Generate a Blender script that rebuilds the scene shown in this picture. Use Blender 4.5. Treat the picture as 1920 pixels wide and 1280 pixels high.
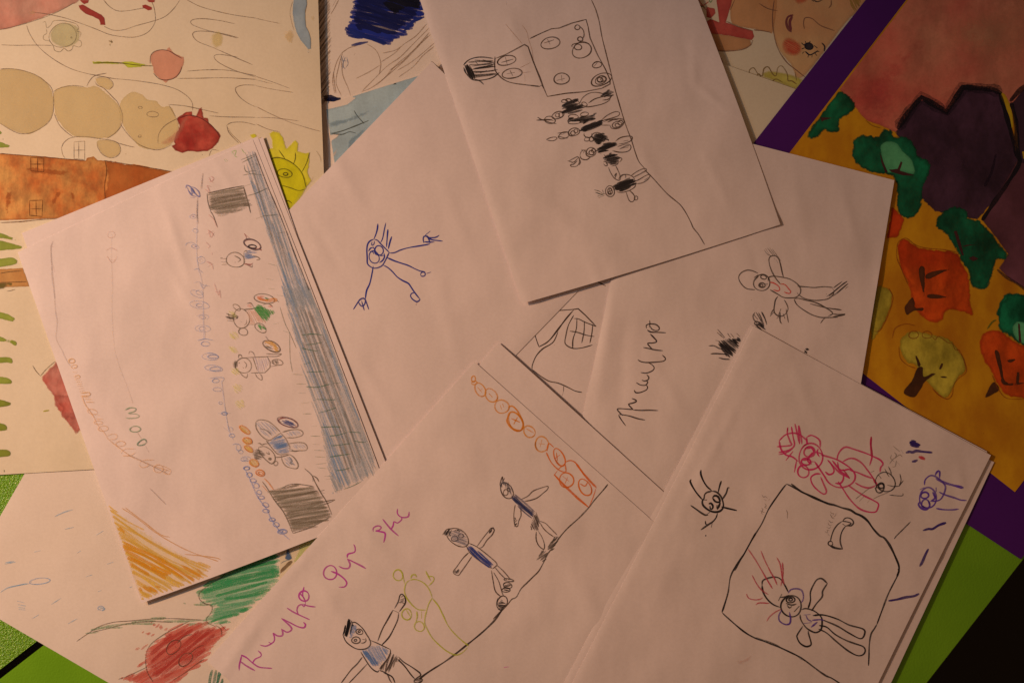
import bpy, math, random
import numpy as np
from mathutils.geometry import delaunay_2d_cdt
from mathutils import Vector, noise as mnoise
for _o in list(bpy.data.objects): bpy.data.objects.remove(_o)
SC = bpy.context.scene
random.seed(7)

# ---------------------------------------------------------------- camera, light, exposure
CAM_H = 1.2            # metres above the tabletop, looking straight down
MPP = 0.8 / 1920       # metres of tabletop per photo pixel
cam_d = bpy.data.cameras.new('camera'); cam = bpy.data.objects.new('camera', cam_d); SC.collection.objects.link(cam)
cam.location = (0, 0, CAM_H); cam_d.sensor_width = 36; cam_d.lens = 36 * CAM_H / 0.8
cam_d.clip_start = .05; cam_d.clip_end = 20
SC.camera = cam
wd = bpy.data.worlds.new('World'); SC.world = wd; wd.use_nodes = True
bg = wd.node_tree.nodes['Background']
AMB = (1.0, .52, .28); AMB_S = .11
bg.inputs[0].default_value = (*AMB, 1); bg.inputs[1].default_value = AMB_S
LAMP = Vector((-1.62, .40, .98)); LCOL = (1.0, .53, .25); LPOW = 116; AIM = Vector((-.36, -.01, 0)); HALF = math.radians(17.6)
ld = bpy.data.lights.new('room_lamp', 'SPOT'); ld.energy = LPOW; ld.color = LCOL; ld.shadow_soft_size = .016
ld.spot_size = 2 * HALF; ld.spot_blend = 1
lo = bpy.data.objects.new('room_lamp', ld); SC.collection.objects.link(lo); lo.location = LAMP
lo.rotation_euler = (AIM - LAMP).to_track_quat('-Z', 'Y').to_euler()
L2P = Vector((-1.04, .25, .66)); L2A = Vector((-.3, 0, 0)); L2W = 2.15; L2C = (.84, 1.12, 1.28)  # unseen fill, added to make the left side brighter and cooler
l2 = bpy.data.lights.new('added_soft_fill', 'AREA'); l2.energy = L2W; l2.color = L2C; l2.size = .45
l2o = bpy.data.objects.new('added_soft_fill', l2); SC.collection.objects.link(l2o); l2o.location = L2P
l2o.rotation_euler = (L2A - L2P).to_track_quat('-Z', 'Y').to_euler()
SC.view_settings.view_transform = 'Standard'; SC.view_settings.look = 'None'
SC.view_settings.exposure = 0; SC.view_settings.gamma = 1; SC.view_settings.use_curve_mapping = False
SC.cycles.max_bounces = 6; SC.cycles.transparent_max_bounces = 24

def px2w(x, y, z=0.0):
    k = MPP * (CAM_H - z) / CAM_H
    return ((x - 960) * k, (640 - y) * k, z)

# ---------------------------------------------------------------- colours
def s2l(c):
    c = c / 255
    return c / 12.92 if c <= .04045 else ((c + .055) / 1.055) ** 2.4
def illum(x, y):
    """how bright a white diffuse surface is at that spot of the table under the lamp, the added fill and the ambient light"""
    wx, wy, _ = px2w(x, y)
    d = Vector((wx, wy, 0)) - LAMP; L = d.length
    t = (math.cos(d.angle(AIM - LAMP)) - math.cos(HALF)) / (1 - math.cos(HALF)); t = min(1, max(0, t)); t = t * t * (3 - 2 * t)
    e = LPOW / (4 * math.pi ** 2) / (L * L) * (-d.z / L) * t
    d = Vector((wx, wy, 0)) - L2P; L = d.length
    f = L2W / math.pi ** 2 / (L * L) * (-d.z / L) * math.cos(d.angle(L2A - L2P))
    return [e * LCOL[i] + f * L2C[i] + AMB_S * AMB[i] for i in range(3)]
def obs(r, g, b, x=960, y=640):
    """own colour of a thing that the photo shows as (r,g,b) at place x,y"""
    E = illum(x, y)
    return tuple(min(.9, max(.003, s2l(c) / E[i])) for i, c in enumerate((r, g, b)))

# ---------------------------------------------------------------- materials
MC = {}
def newmat(name):
    m = bpy.data.materials.new(name); m.use_nodes = True
    nt = m.node_tree; b = nt.nodes['Principled BSDF']
    return m, nt, b
def nz(nt, scale, detail=3, rough=.6, coord=None, stretch=None):
    n = nt.nodes.new('ShaderNodeTexNoise'); n.inputs['Scale'].default_value = scale
    n.inputs['Detail'].default_value = detail; n.inputs['Roughness'].default_value = rough
    tc = nt.nodes.new('ShaderNodeTexCoord'); src = tc.outputs['Object']
    if stretch:
        mp = nt.nodes.new('ShaderNodeMapping'); mp.inputs['Rotation'].default_value = (0, 0, stretch[0]); mp.inputs['Scale'].default_value = (stretch[1], stretch[2], 1)
        nt.links.new(src, mp.inputs[0]); src = mp.outputs[0]
    nt.links.new(src, n.inputs['Vector'])
    return n.outputs['Fac']
def mathn(nt, op, a, b=None, c=None, clamp=False):
    n = nt.nodes.new('ShaderNodeMath'); n.operation = op; n.use_clamp = clamp
    for i, v in enumerate((a, b, c)):
        if v is None: continue
        if isinstance(v, (int, float)): n.inputs[i].default_value = v
        else: nt.links.new(v, n.inputs[i])
    return n.outputs[0]
def ramp(nt, v, lo_, hi_, o0=0., o1=1.):
    n = nt.nodes.new('ShaderNodeMapRange'); n.interpolation_type = 'SMOOTHSTEP'
    nt.links.new(v, n.inputs[0])
    for i, q in enumerate((lo_, hi_, o0, o1)): n.inputs[i + 1].default_value = q
    return n.outputs[0]
def mixc(nt, f, a, b):
    n = nt.nodes.new('ShaderNodeMix'); n.data_type = 'RGBA'
    if isinstance(f, (int, float)): n.inputs[0].default_value = f
    else: nt.links.new(f, n.inputs[0])
    for i, c in ((6, a), (7, b)):
        if isinstance(c, tuple): n.inputs[i].default_value = (*c[:3], 1)
        else: nt.links.new(c, n.inputs[i])
    return n.outputs[2]

def paper_mat(name, col, col2, gloss=.75, wrinkle=1.0, mottle=False):
    m, nt, b = newmat(name)
    f = ramp(nt, nz(nt, 9, 4), .35, .65)
    if mottle: f = mathn(nt, 'ADD', mathn(nt, 'MULTIPLY', f, .4), mathn(nt, 'MULTIPLY', ramp(nt, nz(nt, 34, 5, .6, stretch=(.6, 1, .5)), .34, .66), .6), clamp=True)
    c = mixc(nt, f, col, col2)
    fib = ramp(nt, nz(nt, 420, 4, .7), .3, .7, .965, 1.02)
    mu = nt.nodes.new('ShaderNodeMix'); mu.data_type = 'RGBA'; mu.blend_type = 'MULTIPLY'; mu.inputs[0].default_value = 1
    nt.links.new(c, mu.inputs[6]); cb = nt.nodes.new('ShaderNodeCombineColor')
    for i in range(3): nt.links.new(fib, cb.inputs[i])
    nt.links.new(cb.outputs[0], mu.inputs[7]); nt.links.new(mu.outputs[2], b.inputs['Base Color'])
    b.inputs['Roughness'].default_value = gloss; b.inputs['Specular IOR Level'].default_value = .25
    h1 = nz(nt, 13, 1.6, .45); h2 = nz(nt, 38, 2, .5, stretch=(.5, 1, .4)); h3 = nz(nt, 600, 3, .6)
    s = mathn(nt, 'ADD', mathn(nt, 'MULTIPLY', h1, .0019 * wrinkle), mathn(nt, 'MULTIPLY', h2, .00022 * wrinkle))
    s = mathn(nt, 'ADD', s, mathn(nt, 'MULTIPLY', h3, .000004))
    bp = nt.nodes.new('ShaderNodeBump'); bp.inputs['Distance'].default_value = 1; bp.inputs['Strength'].default_value = 1
    nt.links.new(s, bp.inputs['Height']); nt.links.new(bp.outputs[0], b.inputs['Normal'])
    return m

def ink_mat(col, alpha=.85, grain=.5):
    """pencil, crayon or felt pen: colour broken up by the tooth of the paper"""
    k = ('ink', tuple(round(c, 3) for c in col), alpha, grain)
    if k in MC: return MC[k]
    m, nt, b = newmat('drawing_ink'); MC[k] = m
    b.inputs['Base Color'].default_value = (*col, 1); b.inputs['Roughness'].default_value = .7; b.inputs['Specular IOR Level'].default_value = .15
    g = ramp(nt, nz(nt, 900, 3, .7), .36, .6, 1 - grain, 1.0)
    g2 = ramp(nt, nz(nt, 110, 3, .6), .3, .65, 1 - grain * .45, 1.0)
    a = mathn(nt, 'MULTIPLY', mathn(nt, 'MULTIPLY', g, g2), alpha)
    at = nt.nodes.new('ShaderNodeAttribute'); at.attribute_name = 'press'
    a = mathn(nt, 'MULTIPLY', a, at.outputs['Fac'], clamp=True)
    nt.links.new(a, b.inputs['Alpha'])
    return m

def wash_mat(col, col2, alpha=.9, soft=1.5, wob=2.0, scale=60, rim=.25, bloom=.5, mottle=.12):
    """watercolour wash: uneven pigment, wobbly outline (attribute edge = px from the outline), pooled rim"""
    k = ('wash', col, col2, alpha, soft, wob, scale, rim, bloom, mottle)
    if k in MC: return MC[k]
    m, nt, b = newmat('paint_wash'); MC[k] = m
    f = ramp(nt, nz(nt, scale, 5, .62), .32, .68)
    f2 = ramp(nt, nz(nt, scale * .28, 3, .5), .35, .65)
    f = mathn(nt, 'ADD', mathn(nt, 'MULTIPLY', f, bloom), mathn(nt, 'MULTIPLY', f2, 1 - bloom), clamp=True)
    c = mixc(nt, f, col, col2)
    v = ramp(nt, nz(nt, scale * 1.9, 6, .65, stretch=(.8, 1, .55)), .3, .7, 1 - mottle, 1 + mottle * .45)
    hs = nt.nodes.new('ShaderNodeHueSaturation'); nt.links.new(c, hs.inputs['Color']); nt.links.new(v, hs.inputs['Value']); c = hs.outputs[0]
    at = nt.nodes.new('ShaderNodeAttribute'); at.attribute_name = 'edge'
    e = mathn(nt, 'ADD', at.outputs['Fac'], mathn(nt, 'MULTIPLY', mathn(nt, 'SUBTRACT', nz(nt, 260, 4, .6), .62), wob * 4))
    r = ramp(nt, e, soft, soft + 3.5, rim, 0.)
    dk = tuple(q * .55 for q in col)
    c = mixc(nt, r, c, dk)
    nt.links.new(c, b.inputs['Base Color']); b.inputs['Roughness'].default_value = .6; b.inputs['Specular IOR Level'].default_value = .25
    a = mathn(nt, 'MULTIPLY', ramp(nt, e, 0., soft), alpha, clamp=True)
    a = mathn(nt, 'MULTIPLY', a, ramp(nt, nz(nt, 500, 3, .6), .3, .6, .9, 1.))
    nt.links.new(a, b.inputs['Alpha'])
    return m

# ---------------------------------------------------------------- geometry helpers
def mesh_obj(name, verts, faces, mat, parent=None, origin=(0, 0, 0), attrs=None, smooth=True):
    me = bpy.data.meshes.new(name)
    o3 = np.array(origin)
    v = np.asarray(verts, dtype=float).reshape(-1, 3) - o3
    me.from_pydata(v.tolist(), [], faces if isinstance(faces, list) else faces.tolist())
    if smooth: me.polygons.foreach_set('use_smooth', [True] * len(me.polygons))
    if attrs:
        for k, d in attrs.items():
            a = me.attributes.new(k, 'FLOAT', 'POINT'); a.data.foreach_set('value', np.asarray(d, dtype=np.float32))
    me.materials.append(mat)
    ob = bpy.data.objects.new(name, me); SC.collection.objects.link(ob)
    if parent is not None: ob.parent = parent
    else: ob.location = origin
    return ob

class Sheet:
    """a sheet of paper lying at four corners given as photo px + height in mm; heights blend across, plus soft waves and curled edges"""
    def __init__(s, name, label, cat, q, z, mat, wave=.22, curl=(), bumps=(), thick=.14, group=None, seed=0, parent=None, bow=()):
        s.q = np.array(q, float); s.z = z; s.wave = wave; s.curl = curl; s.bumps = bumps; s.seed = seed; s.layer = 0; s.bow = dict(bow)
        s.ew = (np.linalg.norm(s.q[1] - s.q[0]), np.linalg.norm(s.q[3] - s.q[0]))
        nu = int(s.ew[0] / 6); nv = int(s.ew[1] / 6)
        S, T = np.meshgrid(np.linspace(0, 1, nu + 1), np.linspace(0, 1, nv + 1))
        S = S.ravel(); T = T.ravel()
        P = s.st2px(S, T); Z = s.height(S, T)
        s.origin = tuple(px2w(*s.st2px(np.array([.5]), np.array([.5]))[0], z=float(s.height(np.array([.5]), np.array([.5]))[0])))
        V = s.world(P[:, 0], P[:, 1], Z)
        i = np.arange(nu)[None, :] + (nu + 1) * np.arange(nv)[:, None]; i = i.ravel()
        F = np.stack([i, i + nu + 1, i + nu + 2, i + 1], 1)
        par_origin = s.origin if parent is None else parent['_o']
        g = np.arange((nu + 1) * (nv + 1)).reshape(nv + 1, nu + 1)
        rim = np.concatenate([g[0, :], g[1:, -1], g[-1, -2::-1], g[-2:0:-1, 0]]); n0 = len(V); m = len(rim); dn = np.array([0, 0, thick / 1000])
        V = np.vstack([V, V[rim], V[rim] - dn, V - dn]); j = np.arange(m); j2 = (j + 1) % m
        F = np.vstack([F, np.stack([n0 + j, n0 + j2, n0 + m + j2, n0 + m + j], 1), F[:, ::-1] + n0 + 2 * m])   # face, rim, back: a closed thin slab
        s.ob = mesh_obj(name, V, F, mat, parent=parent if parent is not None else None, origin=par_origin)
        s.origin = tuple(par_origin)
        if parent is None:
            s.ob['label'] = label; s.ob['category'] = cat
            if group: s.ob['group'] = group
        elif label: s.ob['label'] = label
    def world(s, x, y, z):
        k = MPP * (CAM_H - z) / CAM_H
        return np.stack([(x - 960) * k, (640 - y) * k, z], 1)
    def st2px(s, S, T):
        q = s.q; S = S[:, None]; T = T[:, None]
        P = q[0] * (1 - S) * (1 - T) + q[1] * S * (1 - T) + q[2] * S * T + q[3] * (1 - S) * T
        for side, amt in s.bow.items():      # edges are never quite straight
            w = {'L': (1 - S) * 4 * T * (1 - T), 'R': S * 4 * T * (1 - T), 'T': (1 - T) * 4 * S * (1 - S), 'B': T * 4 * S * (1 - S)}[side]
            P = P + w * np.array(amt)
        return P
    def px2st(s, x, y):
        x = np.asarray(x, float); y = np.asarray(y, float)
        S = np.full(x.shape, .5); T = np.full(x.shape, .5); h = 1e-4
        for _ in range(5):
            P = s.st2px(S, T); Ps = (s.st2px(S + h, T) - P) / h; Pt = (s.st2px(S, T + h) - P) / h
            rx = x - P[:, 0]; ry = y - P[:, 1]; det = Ps[:, 0] * Pt[:, 1] - Ps[:, 1] * Pt[:, 0]
            S = S + (rx * Pt[:, 1] - ry * Pt[:, 0]) / det; T = T + (Ps[:, 0] * ry - Ps[:, 1] * rx) / det
        return S, T
    def height(s, S, T):
        z = s.z
        h = z[0] * (1 - S) * (1 - T) + z[1] * S * (1 - T) + z[2] * S * T + z[3] * (1 - S) * T
        a = s.seed * 1.7
        u = S * s.ew[0] / 150; v = T * s.ew[1] / 150
        h = h + s.wave * (np.sin(2.1 * u + 1.3 * v + a) * .5 + np.sin(-1.1 * u + 2.6 * v + 2 * a) * .35 + np.sin(3.3 * u - .7 * v + 3 * a) * .3)
        for e, w, amp in s.curl:
            d = {'L': S * s.ew[0], 'R': (1 - S) * s.ew[0], 'T': T * s.ew[1], 'B': (1 - T) * s.ew[1]}[e]
            h = h + amp * np.exp(-np.maximum(d, 0) / w)
        if s.bumps:
            P = s.st2px(S, T)
            for (bx, by, ang, ln, wd_, amp) in s.bumps:   # creases: a soft ridge at px bx,by
                c, n = math.cos(math.radians(ang)), math.sin(math.radians(ang))
                dx = P[:, 0] - bx; dy = P[:, 1] - by
                al = dx * c + dy * n; ac = -dx * n + dy * c
                h = h + amp * np.exp(-(al / ln) ** 2 - (ac / wd_) ** 2)
        return h / 1000
    def put(s, x, y, lift):
        S, T = s.px2st(x, y)
        Z = s.height(np.clip(S, 0, 1), np.clip(T, 0, 1)) + lift
        return s.world(np.asarray(x, float), np.asarray(y, float), Z), (S > .002) & (S < .998) & (T > .002) & (T < .998)
    def next_lift(s):
        s.layer += 1
        return 5e-5 + s.layer * 4e-6

def catmull(p, step=2.2, closed=False):
    p = np.asarray(p, float)
    if len(p) == 2:
        n = max(2, int(np.linalg.norm(p[1] - p[0]) / 8) + 1); t = np.linspace(0, 1, n)[:, None]
        return p[0] * (1 - t) + p[1] * t
    if closed: ext = np.vstack([p[-1], p, p[0], p[1]])
    else: ext = np.vstack([2 * p[0] - p[1], p, 2 * p[-1] - p[-2]])
    out = []
    for i in range(1, len(ext) - 2):
        a, b, c, d = ext[i - 1:i + 3]
        n = max(2, int(np.linalg.norm(c - b) / step)); t = np.linspace(0, 1, n, endpoint=False)[:, None]
        out.append(.5 * ((2 * b) + (c - a) * t + (2 * a - 5 * b + 4 * c - d) * t ** 2 + (-a + 3 * b - 3 * c + d) * t ** 3))
    out.append(ext[-2][None, :])
    return np.vstack(out)

def parse(view, txt, smooth=True):
    x0, y0, k = view; L = []
    for part in txt.replace('\n', ';').split(';'):
        part = part.strip()
        if not part: continue
        if part[0] == 'o':                                  # o cx cy rx ry rot(deg) [turns]
            a = [float(t) for t in part[1:].replace(',', ' ').split()]
            cx, cy, rx, ry, rot = a[:5]; turns = a[5] if len(a) > 5 else 1.04
            j = random.uniform(0, 6.28); t = np.linspace(j, j + 6.283 * turns, int(14 + 10 * turns))
            w = 1 + .05 * np.sin(2 * t + j) + .025 * np.sin(3 * t)
            c, n = math.cos(math.radians(rot)), math.sin(math.radians(rot))
            px = rx * np.cos(t) * w; py = ry * np.sin(t) * w
            pts = np.stack([cx + px * c - py * n, cy + px * n + py * c], 1) / k + (x0, y0)
            L.append(catmull(pts, 2.0))
        else:
            sm = smooth
            if part[0] == '|': sm = False; part = part[1:]   # straight segments
            cl = part[0] == '@'
            if cl: part = part[1:]
            pts = np.array([[float(u) for u in q.split(',')] for q in part.split()]) / k + (x0, y0)
            if cl and not sm: pts = np.vstack([pts, pts[:1]])
            L.append(catmull(pts, closed=cl) if sm else np.vstack([catmull(pts[i:i + 2]) for i in range(len(pts) - 1)]))
    return L

class Ink:
    """collects pen or pencil strokes and builds them as ONE flat ribbon mesh on a sheet"""
    def __init__(s, sheet): s.sh = sheet; s.V = []; s.F = []; s.A = []; s.n = 0; s.k = 0; s.lift = sheet.next_lift()
    def stroke(s, p, w, taper=.5, var=.22, press=1.0):
        p = np.asarray(p, float)
        if len(p) < 2: return
        d = np.linalg.norm(np.diff(p, axis=0), axis=1); keep = np.r_[True, d > .05]; p = p[keep]
        if len(p) < 2: return
        t = np.gradient(p, axis=0); t /= np.maximum(np.linalg.norm(t, axis=1), 1e-6)[:, None]
        nrm = np.stack([-t[:, 1], t[:, 0]], 1)
        L = np.r_[0, np.cumsum(np.linalg.norm(np.diff(p, axis=0), axis=1))]; u = L / L[-1]
        ph = random.uniform(0, 99)
        wv = 1 + var * (np.sin(L / 5.5 + ph) * .5 + np.sin(L / 13 + 2 * ph) * .6)
        e = np.minimum(1, np.minimum(L, L[-1] - L) / 4.5); tp = 1 - taper * (1 - e)
        hw = (w * .5 * wv * tp)[:, None]
        s.k += 1; lift = s.lift + (s.k % 9) * 4e-7
        A, ok = s.sh.put(*(p + nrm * hw).T, lift); B, ok2 = s.sh.put(*(p - nrm * hw).T, lift)
        n = len(p); b = s.n
        s.V.append(A); s.V.append(B); s.n += 2 * n
        pr = press * (1 + .18 * np.sin(L / 17 + ph)) * (1 - .25 * (1 - e)); s.A += [pr, pr]
        for i in range(n - 1):
            if ok[i] and ok[i + 1] and ok2[i] and ok2[i + 1]: s.F.append((b + i, b + n + i, b + n + i + 1, b + i + 1))
    def build(s, name, mat, parent=None, label=None):
        if not s.F: return None
        o = mesh_obj(name, np.vstack(s.V), s.F, mat, parent=parent or s.sh.ob, origin=s.sh.origin, attrs={'press': np.concatenate(s.A)})
        if label: o['label'] = label
        return o

PEN = dict(pencil=(72, 52, 40), dark=(48, 30, 22), black=(22, 14, 12))
def line(sh, name, view, col, w, txt, alpha=.85, grain=.4, parent=None, at=None, label=None, smooth=True, press=1., taper=.5, double=0):
    """line drawing traced in the coordinates of a close-up view of the photo"""
    L = parse(view, txt, smooth)
    ik = Ink(sh)
    for p in L:
        ik.stroke(p, w, press=press, taper=taper)
        for _ in range(double): ik.stroke(p + np.random.normal(0, .7, 2), w, press=press * .8)
    if at is None: at = L[0][0]
    c = obs(*col, *at)
    return ik.build(name, ink_mat(c, alpha, grain), parent, label)

def inside(poly, x, y):
    r = np.zeros(len(x), bool); n = len(poly)
    for i in range(n):
        x1, y1 = poly[i]; x2, y2 = poly[(i + 1) % n]
        c = ((y1 > y) != (y2 > y))
        with np.errstate(divide='ignore', invalid='ignore'):
            xi = (x2 - x1) * (y - y1) / (y2 - y1 + 1e-12) + x1
        r ^= c & (x < xi)
    return r
def hatch_lines(poly, ang, gap, jit=1.2, over=2.0, skip=0., wob=4):
    c, s_ = math.cos(math.radians(ang)), math.sin(math.radians(ang))
    R = np.stack([poly[:, 0] * c + poly[:, 1] * s_, -poly[:, 0] * s_ + poly[:, 1] * c], 1)
    out = []; y = R[:, 1].min() + gap * .4
    while y < R[:, 1].max():
        xs = []
        for i in range(len(R)):
            a = R[i]; b = R[(i + 1) % len(R)]
            if (a[1] > y) != (b[1] > y): xs.append(a[0] + (b[0] - a[0]) * (y - a[1]) / (b[1] - a[1]))
        xs.sort()
        for a, b in zip(xs[::2], xs[1::2]):
            if b - a < 2 or random.random() < skip: continue
            a += random.uniform(-over, jit); b += random.uniform(-jit, over)
            yy = y + random.uniform(-jit, jit) * .5; y2 = y + random.uniform(-jit, jit) * .9
            m = (a + b) / 2
            P = np.array([[a, yy], [m, (yy + y2) / 2 + random.uniform(-1, 1) * (b - a) / 100 * wob], [b, y2]])
            out.append(np.stack([P[:, 0] * c - P[:, 1] * s_, P[:, 0] * s_ + P[:, 1] * c], 1))
        y += gap * random.uniform(.6, 1.4)
    return out
def hatch(sh, name, view, col, w, ang, gap, txt, *a, **k):
    first = None
    for part in txt.replace('\n', ';').split(';'):
        if part.strip():
            o = hatch_one(sh, name, view, col, w, ang, gap, part, *a, **k); first = first or o
    return first
def crayon(sh, name, view, col, w, ang, gap, txt, film=.4, **k):
    fc = {q: k[q] for q in ('smooth', 'parent') if q in k}
    fill(sh, name, view, tuple(min(255, c + 2) for c in col), tuple(min(255, c + 16) for c in col), txt, alpha=film, soft=7, wob=5, scale=90, rim=0, mottle=.15, **fc)
    return hatch(sh, name, view, col, w, ang, gap, txt, **k)
def hatch_one(sh, name, view, col, w, ang, gap, txt, alpha=.8, grain=.45, parent=None, jit=1.5, over=2., skip=0., at=None, label=None, press=1., wob=4, smooth=True):
    ik = Ink(sh); P = parse(view, txt, smooth)
    for poly in P:
        for l in hatch_lines(poly, ang, gap, jit, over, skip, wob): ik.stroke(catmull(l, 5), w * random.uniform(.75, 1.25), press=press * random.uniform(.65, 1.15))
    if at is None: at = P[0].mean(0)
    return ik.build(name, ink_mat(obs(*col, *at), alpha, grain), parent, label)

def fill(sh, name, view, col, col2, txt, *a, **k):
    """painted patches, each outline an object of its own; returns the first"""
    first = None
    for part in txt.replace('\n', ';').split(';'):
        if part.strip():
            o = fill_one(sh, name, view, col, col2, part, *a, **k); first = first or o
    return first
def fill_one(sh, name, view, col, col2, txt, alpha=.9, soft=1.5, wob=2., scale=60, rim=.25, sp=5, parent=None, smooth=True, at=None, label=None, bloom=.5, mottle=.12):
    """painted patch: triangulated inside its outline so that it lies on the curved sheet"""
    Vs = []; Fs = []; Es = []; n0 = 0; lift = sh.next_lift(); at0 = at
    for poly in parse(view, txt, smooth):
        if np.allclose(poly[0], poly[-1]): poly = poly[:-1]
        if at0 is None: at0 = poly.mean(0)
        keep = [0]
        for i in range(1, len(poly)):
            if np.linalg.norm(poly[i] - poly[keep[-1]]) > 1.5: keep.append(i)
        poly = poly[keep]; n = len(poly)
        x0, y0 = poly.min(0); x1, y1 = poly.max(0)
        nx = np.roll(poly, -1, 0); area = abs(np.sum(poly[:, 0] * nx[:, 1] - nx[:, 0] * poly[:, 1])) / 2
        sp = max(1.3, min(sp, 1.1 * area / np.linalg.norm(nx - poly, axis=1).sum()))     # finer inside narrow patches
        gx, gy = np.meshgrid(np.arange(x0, x1, sp), np.arange(y0, y1, sp)); gx = gx.ravel() + np.random.uniform(-.3, .3, gx.size); gy = gy.ravel() + np.random.uniform(-.3, .3, gy.size)
        k = inside(poly, gx, gy); gx, gy = gx[k], gy[k]
        def dist(px, py):
            d = np.full(len(px), 1e9)
            for i in range(n):
                a = poly[i]; b = poly[(i + 1) % n]; ab = b - a
                t = np.clip(((px - a[0]) * ab[0] + (py - a[1]) * ab[1]) / max(ab @ ab, 1e-9), 0, 1)
                d = np.minimum(d, np.hypot(px - a[0] - t * ab[0], py - a[1] - t * ab[1]))
            return d
        d = dist(gx, gy); k = d > sp * .35; gx, gy, d = gx[k], gy[k], d[k]
        pts = [Vector((float(a), float(b))) for a, b in poly] + [Vector((float(a), float(b))) for a, b in zip(gx, gy)]
        res = delaunay_2d_cdt(pts, [], [list(range(n))], 1, 1e-4)
        v2 = np.array([[v.x, v.y] for v in res[0]]); e = dist(v2[:, 0], v2[:, 1])
        S_, T_ = sh.px2st(v2[:, 0], v2[:, 1])                      # paint stops at the edge of its sheet
        off = (S_ < .004) | (S_ > .996) | (T_ < .004) | (T_ > .996)
        if off.any(): v2[off] = sh.st2px(np.clip(S_[off], .004, .996), np.clip(T_[off], .004, .996))
        W, ok = sh.put(v2[:, 0], v2[:, 1], lift); out = (S_ < -.06) | (S_ > 1.06) | (T_ < -.06) | (T_ > 1.06)
        Vs.append(W); Es.append(e + min(.9, soft * .4))
        Fs += [tuple(i + n0 for i in f[::-1]) for f in res[2] if not all(off[i] for i in f) and not any(out[i] for i in f)]
        n0 += len(v2)
    if not Fs: return None
    m = wash_mat(obs(*col, *at0), obs(*col2, *at0), alpha, soft, wob, scale, rim, bloom, mottle)
    o = mesh_obj(name, np.vstack(Vs), Fs, m, parent=parent or sh.ob, origin=sh.origin, attrs={'edge': np.concatenate(Es)})
    if label: o['label'] = label
    return o
np.random.seed(3)

# ---------------------------------------------------------------- tables and floor
m_floor, nt, b = newmat('dark_floor')
nt.links.new(mixc(nt, nz(nt, 6), (.012, .011, .008), (.02, .018, .012)), b.inputs['Base Color']); b.inputs['Roughness'].default_value = .8
o = mesh_obj('floor', [(-3, -3, -.74), (3, -3, -.74), (3, 3, -.74), (-3, 3, -.74)], [(0, 1, 2, 3)], m_floor, smooth=False); o['kind'] = 'structure'

m_tab, nt, b = newmat('lime_laminate')
nt.links.new(mixc(nt, ramp(nt, nz(nt, 14), .3, .7), (.165, .42, .012), (.195, .475, .016)), b.inputs['Base Color'])
b.inputs['Roughness'].default_value = .27; b.inputs['Specular IOR Level'].default_value = .5
bp = nt.nodes.new('ShaderNodeBump'); bp.inputs['Distance'].default_value = .00022
nt.links.new(nz(nt, 620, 3, .6), bp.inputs['Height']); nt.links.new(bp.outputs[0], b.inputs['Normal'])
m_tab2 = m_tab.copy(); m_tab2.name = 'lime_laminate_grained'     # the second top has a coarser, sparkling grain
for n in m_tab2.node_tree.nodes:
    if n.type == 'BUMP': n.inputs['Distance'].default_value = .0017
    if n.type == 'BSDF_PRINCIPLED': n.inputs['Roughness'].default_value = .22; n.inputs['Specular IOR Level'].default_value = .7
m_edge, nt, b = newmat('dark_edging'); b.inputs['Base Color'].default_value = (.012, .011, .010, 1); b.inputs['Roughness'].default_value = .5
m_leg, nt, b = newmat('grey_steel'); b.inputs['Base Color'].default_value = (.25, .25, .26, 1); b.inputs['Metallic'].default_value = .8; b.inputs['Roughness'].default_value = .4

U = Vector((75, 58)).normalized(); Vv = Vector((U.y, -U.x))    # along the gap between the tables, and across it towards the lower right
def slab(poly, z0, z1, bev=.0015):
    n = len(poly); V = []; 
    c = sum((Vector(p) for p in poly), Vector((0, 0))) / n
    def ins(k): return [(c.x + (p[0] - c.x) * (1 - k / (Vector(p) - c).length), c.y + (p[1] - c.y) * (1 - k / (Vector(p) - c).length)) for p in poly]
    rings = [(ins(bev), z0), (poly, z0 + bev), (poly, z1 - bev), (ins(bev), z1)]
    for r, z in rings: V += [(x, y, z) for x, y in r]
    F = [tuple(range(n))[::-1], tuple(range(3 * n, 4 * n))]
    for k in range(3):
        for i in range(n): F.append((k * n + i, k * n + (i + 1) % n, (k + 1) * n + (i + 1) % n, (k + 1) * n + i))
    return V, F
def table(pts, label, mt):
    P = [Vector(px2w(*p)[:2]) for p in pts]; ctr = sum(P, Vector((0, 0))) / len(P)
    e = bpy.data.objects.new('school_table', None); SC.collection.objects.link(e); e.location = (ctr.x, ctr.y, -.74)
    e['label'] = label; e['category'] = 'table'; e['group'] = 'lime green tables pushed together'
    P2 = [tuple(p) for p in P]
    top = slab(P2, -.0022, 0, .0006); mesh_obj('tabletop', top[0], top[1], mt, parent=e, origin=e.location, smooth=False)
    cr = slab(P2, -.026, -.0022, .0004); mesh_obj('edging', cr[0], cr[1], m_edge, parent=e, origin=e.location, smooth=False)
    for p in P:
        q = p + (ctr - p).normalized() * .09; r = .02
        Pl = [tuple(q + Vector((i * r, j * r))) for i, j in ((-1, -1), (1, -1), (1, 1), (-1, 1))]
        l = slab(Pl, -.74, -.026, .002); mesh_obj('leg', l[0], l[1], m_leg, parent=e, origin=e.location, smooth=False)
# two tops with a 5 mm gap between them; corner points in photo px, counter-clockwise seen from above
table([(-300, 1504), (1250, 1905), (1738, 1280), (2300, 560), (2300, -506)][::1], 'lime green table below the black gap, ending at the dark lower right corner', m_tab)
table([(-300, 1487), (2300, -523), (2200, -900), (-300, -900)], 'sparkling lime green table above the black gap, at the left edge', m_tab2)
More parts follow.
